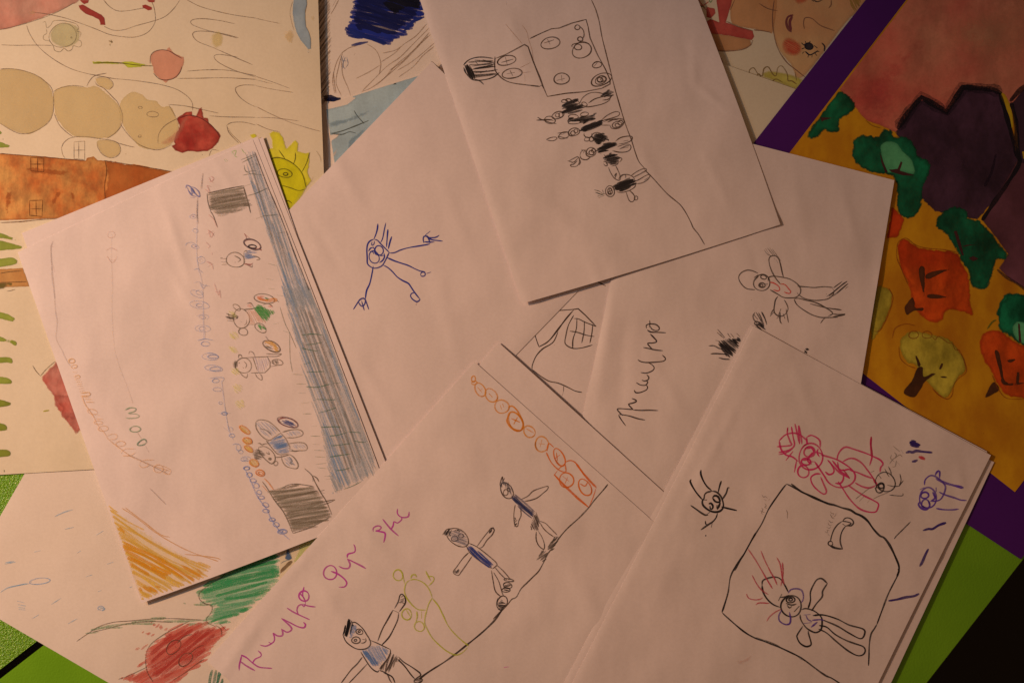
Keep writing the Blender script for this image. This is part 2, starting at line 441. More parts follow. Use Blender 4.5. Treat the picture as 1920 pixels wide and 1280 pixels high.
# ---------------------------------------------------------------- the sheets, lowest first
pw = paper_mat('white_paper', (.88, .79, .82), (.85, .765, .79), wrinkle=1.7)
pw2 = paper_mat('white_paper_creased', (.875, .785, .81), (.84, .76, .78), wrinkle=2.5)
pc = paper_mat('cream_paper', (.81, .745, .605), (.78, .71, .555), wrinkle=1.3)
pg = paper_mat('buff_paper', (.80, .76, .62), (.77, .72, .58))
ppk = paper_mat('pale_drawing_paper', (.86, .79, .75), (.83, .755, .70), wrinkle=1.2)
def sheet(*a, **k): return Sheet(*a, **k)
G = 'loose sheets of white paper with drawings'
K = sheet('crayon_drawing', 'sheet with a red crayon tulip, green leaf and pale blue rain dashes', 'drawing',
          [(158, 693), (758, 1043), (517, 1462), (-83, 1112)], (.4, .6, .5, .4), ppk, seed=1)
J = sheet('cream_drawing', 'cream wedge of a sheet with a blue drop, beside the green crayon leaf', 'drawing',
          [(527, 940), (860, 950), (850, 1300), (519, 1300)], (1.0, 1.0, 1.0, 1.0), pc, seed=2, wave=.05)
B1 = sheet('marker_drawing', 'sheet with a thick dark blue marker scribble and loose pencil loops at the top', 'drawing',
           [(560, -120), (1060, -150), (1080, 420), (575, 440)], (.5, .6, .6, .5), ppk, seed=3, wave=.1)
B2 = sheet('painted_drawing', 'pale blue painted sheet right of the cream painting, under the blue stick figure sheet', 'drawing',
           [(608, 197), (1060, 62), (1130, 380), (660, 520)], (1.1, 1.4, 1.3, 1.2), ppk, seed=4, wave=.05, bow={'T': (6, -5)}.items())
A = sheet('watercolor_painting', 'large cream painting with a beige snowman, red hat and orange road', 'painting',
          [(-390, -90), (596, -20), (634, 852), (-360, 911)], (1.0, 5.2, 1.8, 1.0), pc, seed=5, wave=.3, bow={'R': (-4, 0)}.items())
F = sheet('face_drawing', 'coloured drawing of a face with red cheeks, partly under the purple border', 'drawing',
          [(1215, -200), (1800, -60), (1720, 330), (1130, 190)], (.6, .6, .6, .6), pg, seed=6, wave=.05)
Gs = sheet('buff_sheet', 'plain buff sheet without drawing, between the pencil people sheet and the purple border', 'paper',
           [(1250, 83), (1640, 219), (1500, 560), (1110, 424)], (1.8, 1.8, 1.8, 1.8), pg, seed=7, wave=.05)
pm = bpy.data.objects.new('mounted_painting', None); SC.collection.objects.link(pm); pm.location = px2w(1700, 500, .002); pm['_o'] = list(pm.location)
pm['label'] = 'painting of a dark purple shape, green bushes and yellow ground on purple card'; pm['category'] = 'painting'
m_pur = paper_mat('purple_card', (.085, .011, .215), (.075, .010, .19), gloss=.5, wrinkle=.3)
MT = sheet('backing_card', None, None, [(1179, 567), (1860, -302), (2560, 245), (1914, 1048)], (2.7, 2.7, 1.0, 1.0), m_pur, seed=8, wave=.04, thick=.35, parent=pm)
m_yel = paper_mat('painted_paper', obs(137, 82, 6, 1750, 780), obs(114, 58, 4, 1750, 780), gloss=.6, wrinkle=.7, mottle=True)
PT = sheet('painted_sheet', None, None, [(1334, 478), (1857, -206), (2426, 238), (1903, 922)], (3.0, 3.0, 1.4, 1.4), m_yel, seed=8, wave=.04, thick=.15, parent=pm)
D = sheet('house_drawing', 'small triangle of a sheet with an outlined house and window grid, in the middle', 'drawing',
          [(880, 420), (1370, 520), (1230, 1240), (750, 1150)], (2.4, 2.4, 2.4, 2.2), pw, seed=9, wave=.05, group=G)
C = sheet('stick_figure_drawing', 'white sheet with one blue pen stick figure with four hair lines', 'drawing',
          [(810, 116), (1165, 462), (679, 962), (326, 618)], (5.1, 3.0, 3.0, 3.4), pw, seed=10, wave=.12, curl=[('R', 9, -.25)], bumps=[(645, 330, 60, 80, 16, .5), (860, 420, 70, 90, 14, .35), (700, 720, 60, 80, 12, .35), (840, 600, 75, 90, 16, .3), (612, 460, 60, 60, 10, -.3)], group=G)
E = sheet('written_drawing', 'white sheet with dark handwriting and a lying figure with a red striped chest', 'drawing',
          [(1201, 216), (1677, 338), (1566, 1010), (1064, 905)], (4.5, 4.5, 3.7, 3.8), pw2, seed=11, wave=.14,
          curl=[('L', 12, -1.0), ('R', 8, .1)], bumps=[(1135, 640, 97, 110, 12, .6), (1165, 700, 94, 120, 14, -.5), (1646, 520, 95, 34, 6, .5), (1250, 720, 60, 80, 12, .3), (1500, 400, 80, 80, 14, .3), (1590, 400, 75, 60, 10, .3), (1600, 660, 60, 60, 14, .3), (1420, 500, 70, 60, 12, -.25)], bow={'L': (6, 0)}.items(), group=G)
T = sheet('pencil_people_drawing', 'white sheet with a house and a row of black shirted pencil figures', 'drawing',
          [(757, -90), (1221, -215), (1463, 421), (979, 569)], (5.4, 3.7, 5.1, 6.6), pw2, seed=12, wave=.16,
          curl=[('L', 7, -.7)], bumps=[(1302, 130, 86, 26, 6, .5), (1332, 180, 38, 34, 6.5, .6), (1290, 100, 70, 22, 9, -.3), (975, 90, 70, 60, 14, .5), (1080, 430, 35, 90, 22, .5), (1210, 300, 60, 70, 12, .3), (1120, 520, 70, 40, 10, .3), (1340, 330, 65, 60, 10, .3), (1458, 418, 20, 26, 18, .9), (990, 560, 60, 30, 22, .5)], bow={'R': (8, 4), 'B': (0, 3)}.items(), group=G)
L3 = sheet('blank_sheet', 'lowest sheet under the blue grey road drawing, with blue writing on its edge', 'paper',
           [(60, 432), (493, 257), (716, 900), (300, 1080)], (3.7, 5.2, 3.7, 3.1), pw, seed=13, wave=.04, group=G)
L2 = sheet('blank_sheet', 'middle sheet under the blue grey road drawing, a bare strip along its right edge', 'paper',
           [(41, 437), (483, 256), (752, 940), (292, 1118)], (3.95, 5.4, 4.15, 3.5), pw, seed=13, wave=.04, group=G)
L1 = sheet('children_drawing', 'white sheet with four small children along a blue grey road and an orange corner', 'drawing',
           [(33, 473), (474, 262), (737, 950), (265, 1130)], (4.25, 5.65, 4.75, 4.3), pw2, seed=13, wave=.06,
           curl=[('L', 10, -.35), ('T', 12, -.12)], bumps=[(330, 450, 72, 90, 9, .5), (352, 560, 58, 60, 9, .4), (150, 600, 78, 140, 20, .3), (90, 500, 20, 60, 14, .3), (420, 330, 60, 50, 8, .3), (230, 800, 60, 80, 12, .25), (420, 760, 70, 120, 14, .25)], bow={'B': (-2, 4), 'R': (3, 0)}.items(), group=G)
M2 = sheet('blank_sheet', 'blank sheet under the orange caterpillar drawing, showing as a slanting strip', 'paper',
           [(935, 642), (1302, 974), (800, 1540), (450, 1196)], (4.85, 4.7, 3.0, 4.5), pw, seed=14, wave=.05, curl=[('L', 12, -.3)], group=G)
M1 = sheet('caterpillar_drawing', 'white sheet with purple handwriting, three boys and a chain of orange circles', 'drawing',
           [(890, 678), (1292, 1037), (790, 1600), (388, 1238)], (5.3, 5.1, 3.5, 5.0), pw2, seed=15, wave=.07,
           curl=[('L', 12, -.3)], bumps=[(450, 1215, -55, 80, 12, .6), (700, 1010, 50, 100, 14, .3), (1010, 960, 30, 60, 10, .3), (1100, 1120, 60, 90, 16, .35), (620, 1130, 60, 80, 12, .3), (560, 1060, -50, 60, 10, .3)], bow={'R': (3, -2)}.items(), group=G)
R3 = sheet('blank_sheet', 'bottom sheet of the lower right pile, peeking out along its right edge', 'paper',
           [(1425, 640), (1864, 866), (1522, 1597), (1060, 1350)], (4.6, 2.3, 2.3, 4.8), pw, seed=16, wave=.04, group=G)
R2 = sheet('blank_sheet', 'second sheet of the lower right pile, peeking out at its upper left edge', 'paper',
           [(1408, 609), (1851, 846), (1500, 1590), (1026, 1340)], (5.05, 2.95, 2.95, 5.3), pw, seed=16, wave=.04, curl=[('L', 5, -.5)], group=G)
R1 = sheet('family_drawing', 'white sheet with a red figure, a purple figure and a black outlined room', 'drawing',
           [(1413, 611), (1858, 853), (1498, 1590), (1040, 1345)], (5.55, 3.6, 3.6, 5.9), pw2, seed=16, wave=.07,
           curl=[('L', 5, -.45), ('R', 14, .2)], bumps=[(1330, 860, 117, 160, 9, .35), (1500, 720, 70, 70, 14, .35), (1800, 900, 80, 40, 10, .5), (1560, 1150, 70, 90, 16, .3), (1250, 1080, 110, 100, 14, .3), (1440, 960, 60, 80, 14, .25), (1745, 1030, 40, 40, 10, .35)], bow={'R': (-2, -2)}.items(), group=G)

# ================================================================ drawings
# each drawing is traced in the coordinates of a close-up of the photo: (x0, y0, enlargement)
V1 = (0, 0, 4); V2 = (480, 0, 4); V3 = (840, 0, 4); V4 = (1300, 0, 3.097); V5 = (0, 240, 4); V6 = (320, 240, 4); V7 = (960, 320, 4); V8 = (1480, 300, 4.267)
W1 = (0, 500, 4.923); W2 = (340, 380, 4.923); W3 = (340, 620, 4.923); W4 = (0, 740, 4.923); W5 = (340, 780, 4.923); W6 = (0, 940, 3.765)
X1 = (400, 940, 3.765); X2 = (640, 380, 5.818); X3 = (860, 660, 4.266); X4 = (780, 880, 4.571); X5 = (600, 1040, 5.053); X6 = (940, 500, 4.129)
Y1 = (1320, 440, 5.333); Y2 = (1440, 760, 4.571); Y3 = (1260, 860, 6.4); Y4 = (1340, 1000, 4.571); Y5 = (1600, 780, 2.56); Y6 = (1560, 540, 3.2); Y7 = (1500, 900, 7.11)
ZA = (1000, 160, 5.332); ZB = (1780, 140, 2.286); ZC = (1100, 580, 5.333); PX = (0, 0, 1)

# ---------------------------------------------------------------- A: cream watercolour painting
fill(A, 'pink_wash', V1, (196, 104, 78), (206, 140, 108), "-200,-60 600,-60 590,10 520,50 400,105 250,160 100,210 0,230 -200,260", alpha=.9, soft=3, wob=1.5, scale=30, mottle=.25)
S1 = fill(A, 'painted_snowman', V1, (210, 158, 96), (214, 166, 106), """@0,520 130,518 270,560 350,620 395,700 405,800 385,890 330,950 250,1000 170,1005 80,975 0,930 -80,880 -160,800 -170,680 -110,560
@400,700 450,655 540,642 650,655 720,645 800,700 880,775 915,860 905,950 860,1010 780,1040 640,1035 560,1025 490,975 430,900 405,820
@900,770 985,690 1060,705 1110,745 1170,755 1215,800 1280,800 1320,880 1345,960 1310,1050 1260,1100 1160,1125 1060,1110 990,1040 930,960 900,880
@715,590 775,580 830,600 850,640 820,675 770,660 725,630
@725,1060 800,1045 880,1070 905,1120 880,1170 820,1185 770,1160 735,1110""", alpha=.62, soft=1.8, wob=1.4, scale=30, rim=.2, bloom=.3, mottle=.06)
P = (128, 92, 70)
line(A, 'pencil_outline', V1, P, 1.5, """0,520 60,516 130,522 200,538 270,565 330,605 385,660 402,740 398,840 370,910 310,960 230,998 150,1003 80,975 30,945 0,925
400,690 440,665 500,648 560,643 630,652 ; 715,590 745,580 800,582 840,610 848,645 820,675 ; 710,610 730,640 780,665 850,735 885,775 920,870 905,950 850,1010 800,1040
405,850 440,930 490,985 550,1030 ; 900,930 960,1010 1030,1075 1100,1110 1170,1125 1230,1115 1290,1085
1185,1080 1190,1010 1230,950 1300,905 1380,870 1420,860 ; 460,1110 480,1070 530,1035 620,1025 740,1040 840,1055 890,1080 905,1130 880,1170 830,1185 770,1160 735,1110 725,1065 ; 460,1110 470,1160 490,1190
|555,1065 635,1060 635,1198 555,1192 555,1065 ; 550,1128 638,1126 ; 590,1062 590,1190
200,195 220,250 270,330 340,400 440,470 540,520 640,550 740,570 850,590 960,600 1060,612 1200,635 1320,670 1400,720 1440,770 1445,830
250,95 340,105 480,135 600,175 720,220 820,260 920,277 1010,280 1090,255 1140,210 1165,150 1155,60 1130,0
0,225 130,195 280,150 400,105 500,55 560,20 ; 775,0 820,50 880,83 960,82 1060,65 1130,55 ; 780,200 850,228 930,225 1020,195 1130,165 1230,130 1300,70 1350,0
10,338 120,342 240,340 390,342 ; 1760,180 1640,155 1520,142 1440,152 1440,185 1540,225 1660,255 1780,288
1790,285 1650,250 1500,235 1445,255 1480,310 1600,360 1760,430 1895,488 ; 1780,430 1650,410 1605,425 1640,470 1760,530 1920,580
1400,0 1500,50 1640,90 1760,115 1920,138 ; 1330,590 1500,588 1700,585 1920,597 ; 1400,535 1560,525 1720,530 1920,570
1920,640 1820,640 1765,665 1790,720 1850,770 1920,805 ; 1570,870 1700,878 1850,880 1920,882 ; 1700,940 1740,920 1830,918 1920,940 ; 1700,940 1720,1000 1790,1075
1265,785 1380,795 1480,815 1640,850 ; 1265,785 1290,830 1320,880 ; 870,1070 960,1095 1010,1105
650,650 670,610 710,570 800,550 ; 1565,1175 1590,1125 1640,1130 ; o1145,858 42 22 5 ; o1052,808 14 9 5 ; o1048,1022 12 8 0""", alpha=.62, grain=.5)
line(A, 'pencil_outline', V2, P, 1.4, "0,140 90,160 180,178 ; 0,575 120,615 255,665 ; 0,600 120,630 ; 0,645 120,670 280,695 ; 0,800 120,860 260,920 420,970 500,990 ; 0,882 130,885 320,908 ; 0,930 90,970 180,990 ; 275,10 255,90 265,160 285,230 ; 380,0 378,60 360,120", alpha=.55, grain=.5)
fill(A, 'red_hat', V1, (142, 24, 16), (206, 84, 58), "|@1330,880 1395,840 1440,835 1445,865 1470,868 1490,815 1515,802 1530,880 1560,885 1570,920 1610,960 1640,990 1658,1020 1640,1070 1600,1110 1560,1135 1480,1142 1410,1135 1370,1150 1310,1130 1283,1095 1310,1080 1300,1060 1320,1000 1345,950 1325,900", alpha=.95, soft=2.5, wob=1.0, scale=55, rim=.5, smooth=False, mottle=.3)
fill(A, 'red_hat_wash', V1, (205, 110, 80), (210, 140, 100), "@1180,1080 1240,1040 1310,980 1360,900 1400,850 1420,880 1380,960 1330,1060 1250,1090", alpha=.45, soft=8, wob=1)
line(A, 'pencil_outline', V1, (92, 40, 30), 1.8, "1350,885 1420,865 1500,885 1570,930 1620,980 1650,1030")
fill(A, 'pink_flower', V1, (200, 118, 84), (206, 130, 94), "|@1130,410 1165,382 1215,370 1250,372 1270,345 1290,385 1330,410 1380,430 1385,470 1355,540 1320,590 1270,600 1240,628 1215,605 1180,580 1150,545 1140,490 1125,450", alpha=.85, soft=1.5, wob=1.2, scale=30, smooth=False)
line(A, 'pencil_outline', V1, (92, 50, 40), 1.6, "1125,480 1130,420 1160,388 1215,375 1270,385 1320,415 1365,440 ; 1150,550 1190,590 1240,602 1300,590 1345,550 1365,500")
fill(A, 'yellow_stem', V1, (176, 160, 30), (190, 172, 40), "|@690,460 830,462 905,470 935,460 990,462 1050,475 1110,488 1140,492 1060,505 960,512 930,485 880,484 780,480 700,482", alpha=.9, soft=1.5, wob=.8, smooth=False)
line(A, 'pencil_outline', V1, (96, 70, 20), 1.9, "695,475 800,471 900,474 1000,486 1100,495 1145,495")
fill(A, 'red_boot', V1, (140, 34, 26), (158, 48, 36), "|@585,40 620,35 650,50 700,80 760,110 785,135 790,190 750,190 740,150 690,125 640,105 600,75; @595,0 670,0 660,25 630,35 605,15; @1065,40 1090,35 1140,55 1140,75 1110,82 1070,60; @1090,0 1165,0 1160,20 1120,22", alpha=.95, soft=1.5, wob=.8, smooth=False)
fill(A, 'snowflake_head', V1, (190, 160, 104), (196, 165, 108), "@375,250 400,200 450,175 520,172 580,200 600,250 590,310 540,350 470,358 410,335 380,300", alpha=.5, soft=4, wob=1)
line(A, 'pencil_outline', V1, (138, 106, 76), 1.4, "o470,268 100 92 0 ; 320,170 340,165 350,210 380,190 400,160 450,155 520,165 570,180 ; 345,215 350,250 325,270 330,300 370,310 400,350 410,380 450,390 480,365 510,385 540,370 550,345 590,355 610,340 605,310 580,300 ; 570,180 590,210 575,235 605,245 600,280 ; o535,283 5 5 0", alpha=.6)
fill(A, 'pale_smudge', V1, (196, 150, 70), (202, 160, 90), "@1580,270 1640,230 1680,280 1660,350 1600,360; @820,305 850,300 845,325 820,340; @215,90 255,80 270,105 235,115", alpha=.4, soft=6, wob=1.5)
line(A, 'ink_speck', V1, (90, 60, 20), 3, "815,308 845,318 ; 832,300 838,325 ; 820,335 828,342 ; 1515,1160 1520,1162 ; 942,1155 946,1156 ; 20,1044 24,1046")
# orange road
fill(A, 'orange_road', V5, (186, 84, 26), (212, 134, 62), "|-120,190 0,192 120,200 330,212 500,232 640,244 650,225 700,212 730,240 780,244 870,262 950,275 1000,270 1100,288 1180,310 1310,328 1290,345 900,560 560,690 440,678 200,688 0,695 -120,700", alpha=.97, soft=1.5, wob=.8, scale=48, rim=.45, smooth=False, bloom=.75, mottle=.4)
fill(A, 'orange_road', V5, (176, 78, 24), (192, 94, 34), "@800,250 1000,275 1250,325 1100,430 800,550 785,470 805,380; @380,560 420,480 470,470 440,530 400,580; @520,480 560,500 575,600 555,590; @40,500 90,480 80,560 60,650 35,640; @200,290 420,310 560,330 430,360 240,340", alpha=.6, soft=4, wob=3, scale=90)
line(A, 'pencil_outline', V5, (110, 54, 24), 1.7, "0,192 200,208 400,225 640,246 ; 780,245 950,272 1130,300 1300,330 ; 0,710 150,703 320,686 450,680 ; 790,250 800,330 785,430 790,545 ; |230,222 328,228 328,330 232,322 230,222 ; 232,272 328,272 ; 282,225 282,328 ; |222,545 320,542 315,665 222,655 222,545 ; 225,606 318,606 ; 270,545 272,660", alpha=.75)
# leaf strokes at the left edge
GR = (140, 132, 34); GR2 = (160, 150, 52)
fill(A, 'green_leaf', V5, GR, GR2, "@-60,110 0,105 60,125 75,145 0,150 -60,150; @-60,780 0,785 80,815 135,830 130,845 60,835 -60,815; @-60,840 0,842 100,868 165,888 150,905 60,915 -60,915; @-60,980 0,978 90,970 135,1000 130,1015 60,1035 -60,1045; @-40,15 5,25 10,45 -40,60", alpha=.92, soft=1.5, wob=.8)
fill(A, 'green_leaf', W1, GR, GR2, "@-60,410 0,415 70,435 130,470 135,505 80,500 0,480 -60,475; @-60,640 0,640 60,668 120,675 155,700 145,730 120,725 90,700 0,690 -60,690; @-60,835 0,830 90,835 115,855 110,890 60,885 0,890 -60,890; @-60,1015 0,1012 70,1025 105,1050 100,1080 0,1082 -60,1080; @-60,1222 0,1225 60,1238 105,1262 60,1285 -60,1290", alpha=.92, soft=1.5, wob=.8)
fill(A, 'green_leaf', W4, (128, 116, 28), GR, "@-60,38 0,42 70,60 105,80 60,105 0,115 -60,115; @-60,255 0,258 50,275 66,310 50,328 -60,328; @-60,500 0,502 70,505 98,535 80,565 0,575 -60,575", alpha=.95, soft=1.5, wob=.8)
line(A, 'ink_speck', W4, (60, 66, 36), 3, "37,690 39,712 ; ")
line(A, 'ink_speck', W4, (170, 140, 30), 2.4, "397,152 425,146 452,142")
fill(A, 'brown_bar', W1, (190, 108, 48), (204, 132, 66), "|-60,15 0,20 150,12 210,10 260,140 270,185 180,185 60,190 -60,190", alpha=.95, soft=1.5, wob=1., smooth=False)
fill(A, 'green_leaf', W1, (92, 72, 22), (130, 96, 34), "@-60,140 0,140 100,145 130,170 60,190 0,215 -60,220", alpha=.85, soft=4, wob=2)
line(A, 'pencil_outline', W1, (90, 58, 36), 1.6, "0,62 80,48 200,38 ; 0,146 120,142 250,138 ; 300,910 330,960 370,1005 ; 370,1010 430,940 510,870 ; 60,225 100,220 140,208", alpha=.7)
fill(A, 'red_patch', W1, (182, 52, 34), (214, 128, 100), "|@370,1025 430,960 515,870 550,900 680,1200 760,1500 700,1550 600,1420 500,1280 490,1190 430,1120", alpha=.92, soft=4, wob=2, smooth=False, bloom=.5, scale=50, mottle=.3)
fill(A, 'red_patch', W4, (182, 52, 34), (214, 128, 100), "|@490,-10 650,0 720,262 640,215 600,240 560,200 558,150 575,130 520,60", alpha=.92, soft=5, wob=2, smooth=False, bloom=.5, scale=50, mottle=.3)
# blue streak and yellow sun at the right edge
fill(A, 'blue_streak', V2, (120, 116, 112), (142, 134, 124), "|@280,0 285,-40 375,-40 382,30 370,80 368,140 375,200 395,240 410,290 412,370 408,400 385,400 388,370 365,340 330,300 300,240 280,160 272,90", alpha=.95, soft=1.2, wob=.5, smooth=False)
fill(A, 'orange_smudge', V2, (202, 142, 88), (200, 150, 100), "@200,280 250,220 290,270 260,330; @405,130 430,120 440,150 420,165", alpha=.5, soft=6, wob=2)
fill(A, 'yellow_sun', V6, (202, 176, 14), (212, 190, 40), "|@715,120 760,150 750,80 735,40 770,20 820,30 850,90 870,150 900,120 935,85 965,120 955,170 1000,185 1045,180 1040,260 1030,340 1060,400 1010,450 890,610 780,330; @590,55 630,40 660,70 610,80", alpha=.88, soft=3, wob=1.5, smooth=False)
fill(A, 'yellow_sun', V6, (194, 162, 6), (202, 172, 12), "@740,240 830,225 930,270 1000,350 1018,450 890,610 820,440", alpha=.7, soft=3, wob=1)
line(A, 'pencil_outline', V6, (88, 70, 16), 1.9, "745,235 800,222 870,240 940,285 990,350 1015,445 ; 810,165 835,200 858,232 ; 935,185 935,230 920,275 ; 1042,182 1020,260 985,330 ; o855,340 55 32 5 ; o862,346 18 10 0 1.6 ; 830,430 900,450 960,470 1005,460 ; 850,555 880,545 910,565", alpha=.8)
line(A, 'pencil_outline', V6, (150, 112, 78), 1.5, "430,0 450,40 500,90 540,130 ; 1090,170 1120,220 1125,260 ; 1065,365 1055,405", alpha=.5)

# ---------------------------------------------------------------- B: blue marker sheet, pale blue painted sheet
hatch(B1, 'marker_scribble', V2, (22, 28, 80), 6.5, 12, 3.6, "|@745,-160 730,50 705,100 715,130 700,190 670,215 680,240 700,270 830,290 960,335 1020,315 1050,290 1100,280 1150,230 1200,155 1260,125 1230,0 1200,-160", alpha=.96, grain=.2, jit=3, over=4, smooth=False)
hatch(B1, 'marker_scribble', V2, (15, 16, 46), 6.5, 20, 5, "|@760,-160 745,80 730,170 760,220 900,250 1050,260 1120,180 1220,90 1200,-160", alpha=.9, grain=.2, jit=3, skip=.12, smooth=False)
hatch(B1, 'black_scribble', V2, (12, 10, 18), 7, 20, 3, "|@960,-160 960,30 1050,110 1100,70 1150,60 1230,70 1240,-160", alpha=.9, grain=.15, jit=3, smooth=False)
line(B1, 'marker_scribble', V2, (24, 30, 74), 5.5, "|670,208 760,245 850,275 ; |675,240 760,262 860,290 980,325 ; |690,270 800,288 ; |850,290 975,332 ; |715,342 780,328 840,316 ; |1110,235 1180,160 1262,128", alpha=.95, grain=.15)
line(B1, 'marker_scribble', V2, (14, 16, 38), 7, "|505,725 560,725 600,735 ; |510,740 560,745 610,738 ; |520,755 580,748 635,740", alpha=.95, grain=.1)
line(B1, 'pencil_loops', V2, (118, 82, 58), 1.8, """1280,180 1200,270 1100,340 1040,400 940,465 ; 1300,210 1180,330 1080,430 980,500 880,600 800,680 ; 1300,245 1180,380 1060,480 960,590 900,640 ; 1290,270 1150,420 1030,530 880,650 790,690
1310,260 1200,360 1100,460 1000,530 ; 1335,325 1250,400 1160,470 1060,530 ; 1335,350 1250,420 1180,500 1070,580 ; 640,400 600,480 575,600 590,700 ; 650,390 620,500 600,620 640,720 ; 640,440 650,560 690,660 710,720 ; 580,540 590,640 600,700
620,0 590,60 560,110 ; 600,0 575,50 ; 830,330 900,380 935,470 925,560 ; 950,400 1040,380 1090,350 ; 745,400 735,415 ; 640,400 700,360 760,345 ; 750,590 850,540 930,490""", alpha=.55, grain=.5)
line(B1, 'brown_mark', V2, (98, 62, 40), 5, "|1315,462 1340,482 ; ", alpha=.9)
line(B1, 'brown_mark', V2, (86, 66, 50), 2.2, "|1340,482 1375,512 1405,540", alpha=.9)
line(B1, 'blue_scribble', V2, (96, 90, 96), 1.6, "640,420 655,480 645,520 ; 655,420 670,470 ; 670,430 650,490 670,520 ; 680,430 690,480 672,510 ; 630,450 690,460", alpha=.7)
hatch(B1, 'brown_shadow_hatch', V2, (84, 52, 30), 2.6, 125, 3.4, "|@330,-160 545,-160 560,300 548,720 500,790 360,790", alpha=.5, grain=.5, smooth=False)  # brown strokes, also darkening the strip to deepen the cream painting's cast shadow
fill(B2, 'blue_wash', V2, (126, 122, 112), (148, 142, 128), "|@518,822 600,805 680,785 740,740 720,720 900,650 1100,590 1300,540 1500,600 1300,1500 560,1500 560,1180 550,1060 600,1030 625,1005 550,1020 540,940", alpha=.95, soft=2, wob=.9, scale=35, smooth=False)
fill(B2, 'blue_wash', V2, (104, 104, 100), (128, 126, 116), "@560,910 700,880 900,800 850,850 700,920 560,960; @700,1150 760,1050 800,1010 820,960 760,1000 690,1060", alpha=.5, soft=5, wob=2)
line(B2, 'pencil_lines', V2, (74, 66, 52), 2, "560,1003 640,985 740,948 845,905 ; 735,830 760,870 812,930 ; 560,1000 640,1010 700,990 750,1000 ; 690,640 800,610", alpha=.8)
fill(B2, 'pale_gap', V2, (200, 158, 128), (206, 164, 132), "@560,1055 600,1030 640,1000 600,1045; @560,1185 590,1130 610,1110 600,1160", alpha=.7, soft=3, wob=1)

# ---------------------------------------------------------------- K: crayon tulip and rain, J: blue drop
crayon(K, 'green_leaf', W6, (92, 138, 88), 5, -12, 3.8, "|@1960,300 1960,560 1700,800 1560,870 1450,850 1490,790 1520,740 1420,700 1400,640 1480,580 1600,480", alpha=.6, grain=.65, jit=5, over=8, smooth=False)
hatch(K, 'green_leaf', W6, (54, 122, 64), 6, -14, 8, "|@1960,330 1960,520 1450,650 1380,640 1600,500; @1500,850 1640,800 1760,740 1600,860; @1530,660 1900,560 1900,620 1600,700", alpha=.7, grain=.5, jit=4, over=6, smooth=False)
hatch(K, 'green_leaf', W6, (92, 118, 72), 4, -4, 5, "|@1060,815 1150,812 1300,830 1450,840 1560,870 1400,878 1250,850 1080,835; @600,925 700,880 900,855 1060,835 1200,850 1000,870 760,905 600,945; @1260,710 1390,720 1490,700 1490,730 1380,730", alpha=.6, grain=.6, smooth=False)
hatch(K, 'green_stem', W6, (40, 90, 60), 4.5, 100, 6, "|@1500,1180 1560,1200 1580,1280 1600,1420 1480,1420 1480,1280", alpha=.8, grain=.5, smooth=False)
crayon(K, 'red_flower', W6, (194, 84, 62), 5.5, -26, 4.2, "|@1300,855 1480,870 1570,890 1610,900 1560,960 1440,1120 1400,1160 1280,1250 1150,1340 1000,1300 870,1250 1040,1180 1020,1100 1050,1020 1140,960 1200,900", alpha=.8, grain=.5, jit=4, over=5, smooth=False)
hatch(K, 'red_flower', W6, (172, 50, 38), 5.5, -38, 6, "|@1300,900 1540,900 1500,1000 1400,1100 1200,1230 1080,1240 1060,1080 1180,950", alpha=.55, grain=.5, jit=5, smooth=False)
hatch(K, 'red_flower', W6, (188, 80, 58), 4.5, -35, 5, "|@840,1250 1040,1190 1060,1230 920,1260; @950,1060 960,1035 1060,1005 1060,1020; @1050,840 1130,870 1200,900 1160,910 1090,880; @1030,920 1110,940 1100,955 1030,930; @990,940 1015,905 1020,915 1000,945; @960,1165 1040,1110 1040,1140 980,1170", alpha=.75, grain=.5, smooth=False)
line(K, 'pencil_outline', W6, (92, 62, 44), 1.8, """540,985 620,930 700,880 800,850 920,840 1100,825 1250,825 1440,835 ; 650,920 760,895 900,860 1060,845 1220,850 ; 1595,485 1570,530 1500,570 1430,620 1405,650 1410,690 1450,720 1495,735 1490,780 1460,820 1460,850 1520,880
1340,840 1240,890 1150,940 1070,1000 1035,1060 1028,1130 1040,1200 1080,1270 ; o1225,1025 62 38 -40 1.3 ; o1310,1112 55 38 -40 1.3 ; 1250,1000 1300,950 1360,935 ; 1330,1080 1390,1030 1440,1010 ; 1550,860 1600,910 ; 1440,1110 1380,1150 1300,1210 1220,1260 ; 1520,870 1560,900 1565,945 ; 835,1252 900,1230 1040,1165 ; 1235,1020 1245,1030 ; 1300,1110 1325,1105""", alpha=.58)
line(K, 'rain_dashes', W6, (140, 148, 150), 2.2, """385,105 450,75 515,55 ; 455,195 520,180 ; 680,235 730,205 ; 30,440 110,425 ; 35,430 100,420 ; 605,530 650,515 ; 755,440 800,425 ; 225,825 275,795 ; 235,820 270,800 ; 480,860 545,825 ; 360,725 430,680 ; 0,640 60,605 150,585 200,578
60,608 120,592 180,578 ; 690,765 735,740 ; 700,745 740,755 720,770 ; 120,700 170,712 ; 125,725 180,735 ; 130,745 175,750 ; 130,760 180,762 ; 240,355 285,345 ; 690,635 715,625 ; 540,365 570,345 ; 915,605 935,598""", alpha=.65, grain=.5)
line(K, 'rain_drop', W6, (152, 146, 148), 2, "o280,560 70 22 -6 ; 200,580 225,565 ; o712,750 22 14 -5", alpha=.65)
fill(J, 'yellow_green_paint', X1, (178, 160, 84), (188, 166, 92), "@620,260 760,190 720,290 660,340 600,420 560,430 600,340", alpha=.7, soft=5, wob=1)
fill(J, 'blue_drop', X1, (50, 66, 92), (84, 90, 98), "@525,330 545,375 555,400 530,412 505,402 512,385", alpha=.9, soft=2, wob=.5, sp=3)
line(J, 'pencil_outline', X1, (118, 106, 96), 1.4, "525,310 510,380 505,400 ; 525,310 545,370 555,400 ; 470,440 500,420 540,410", alpha=.7)
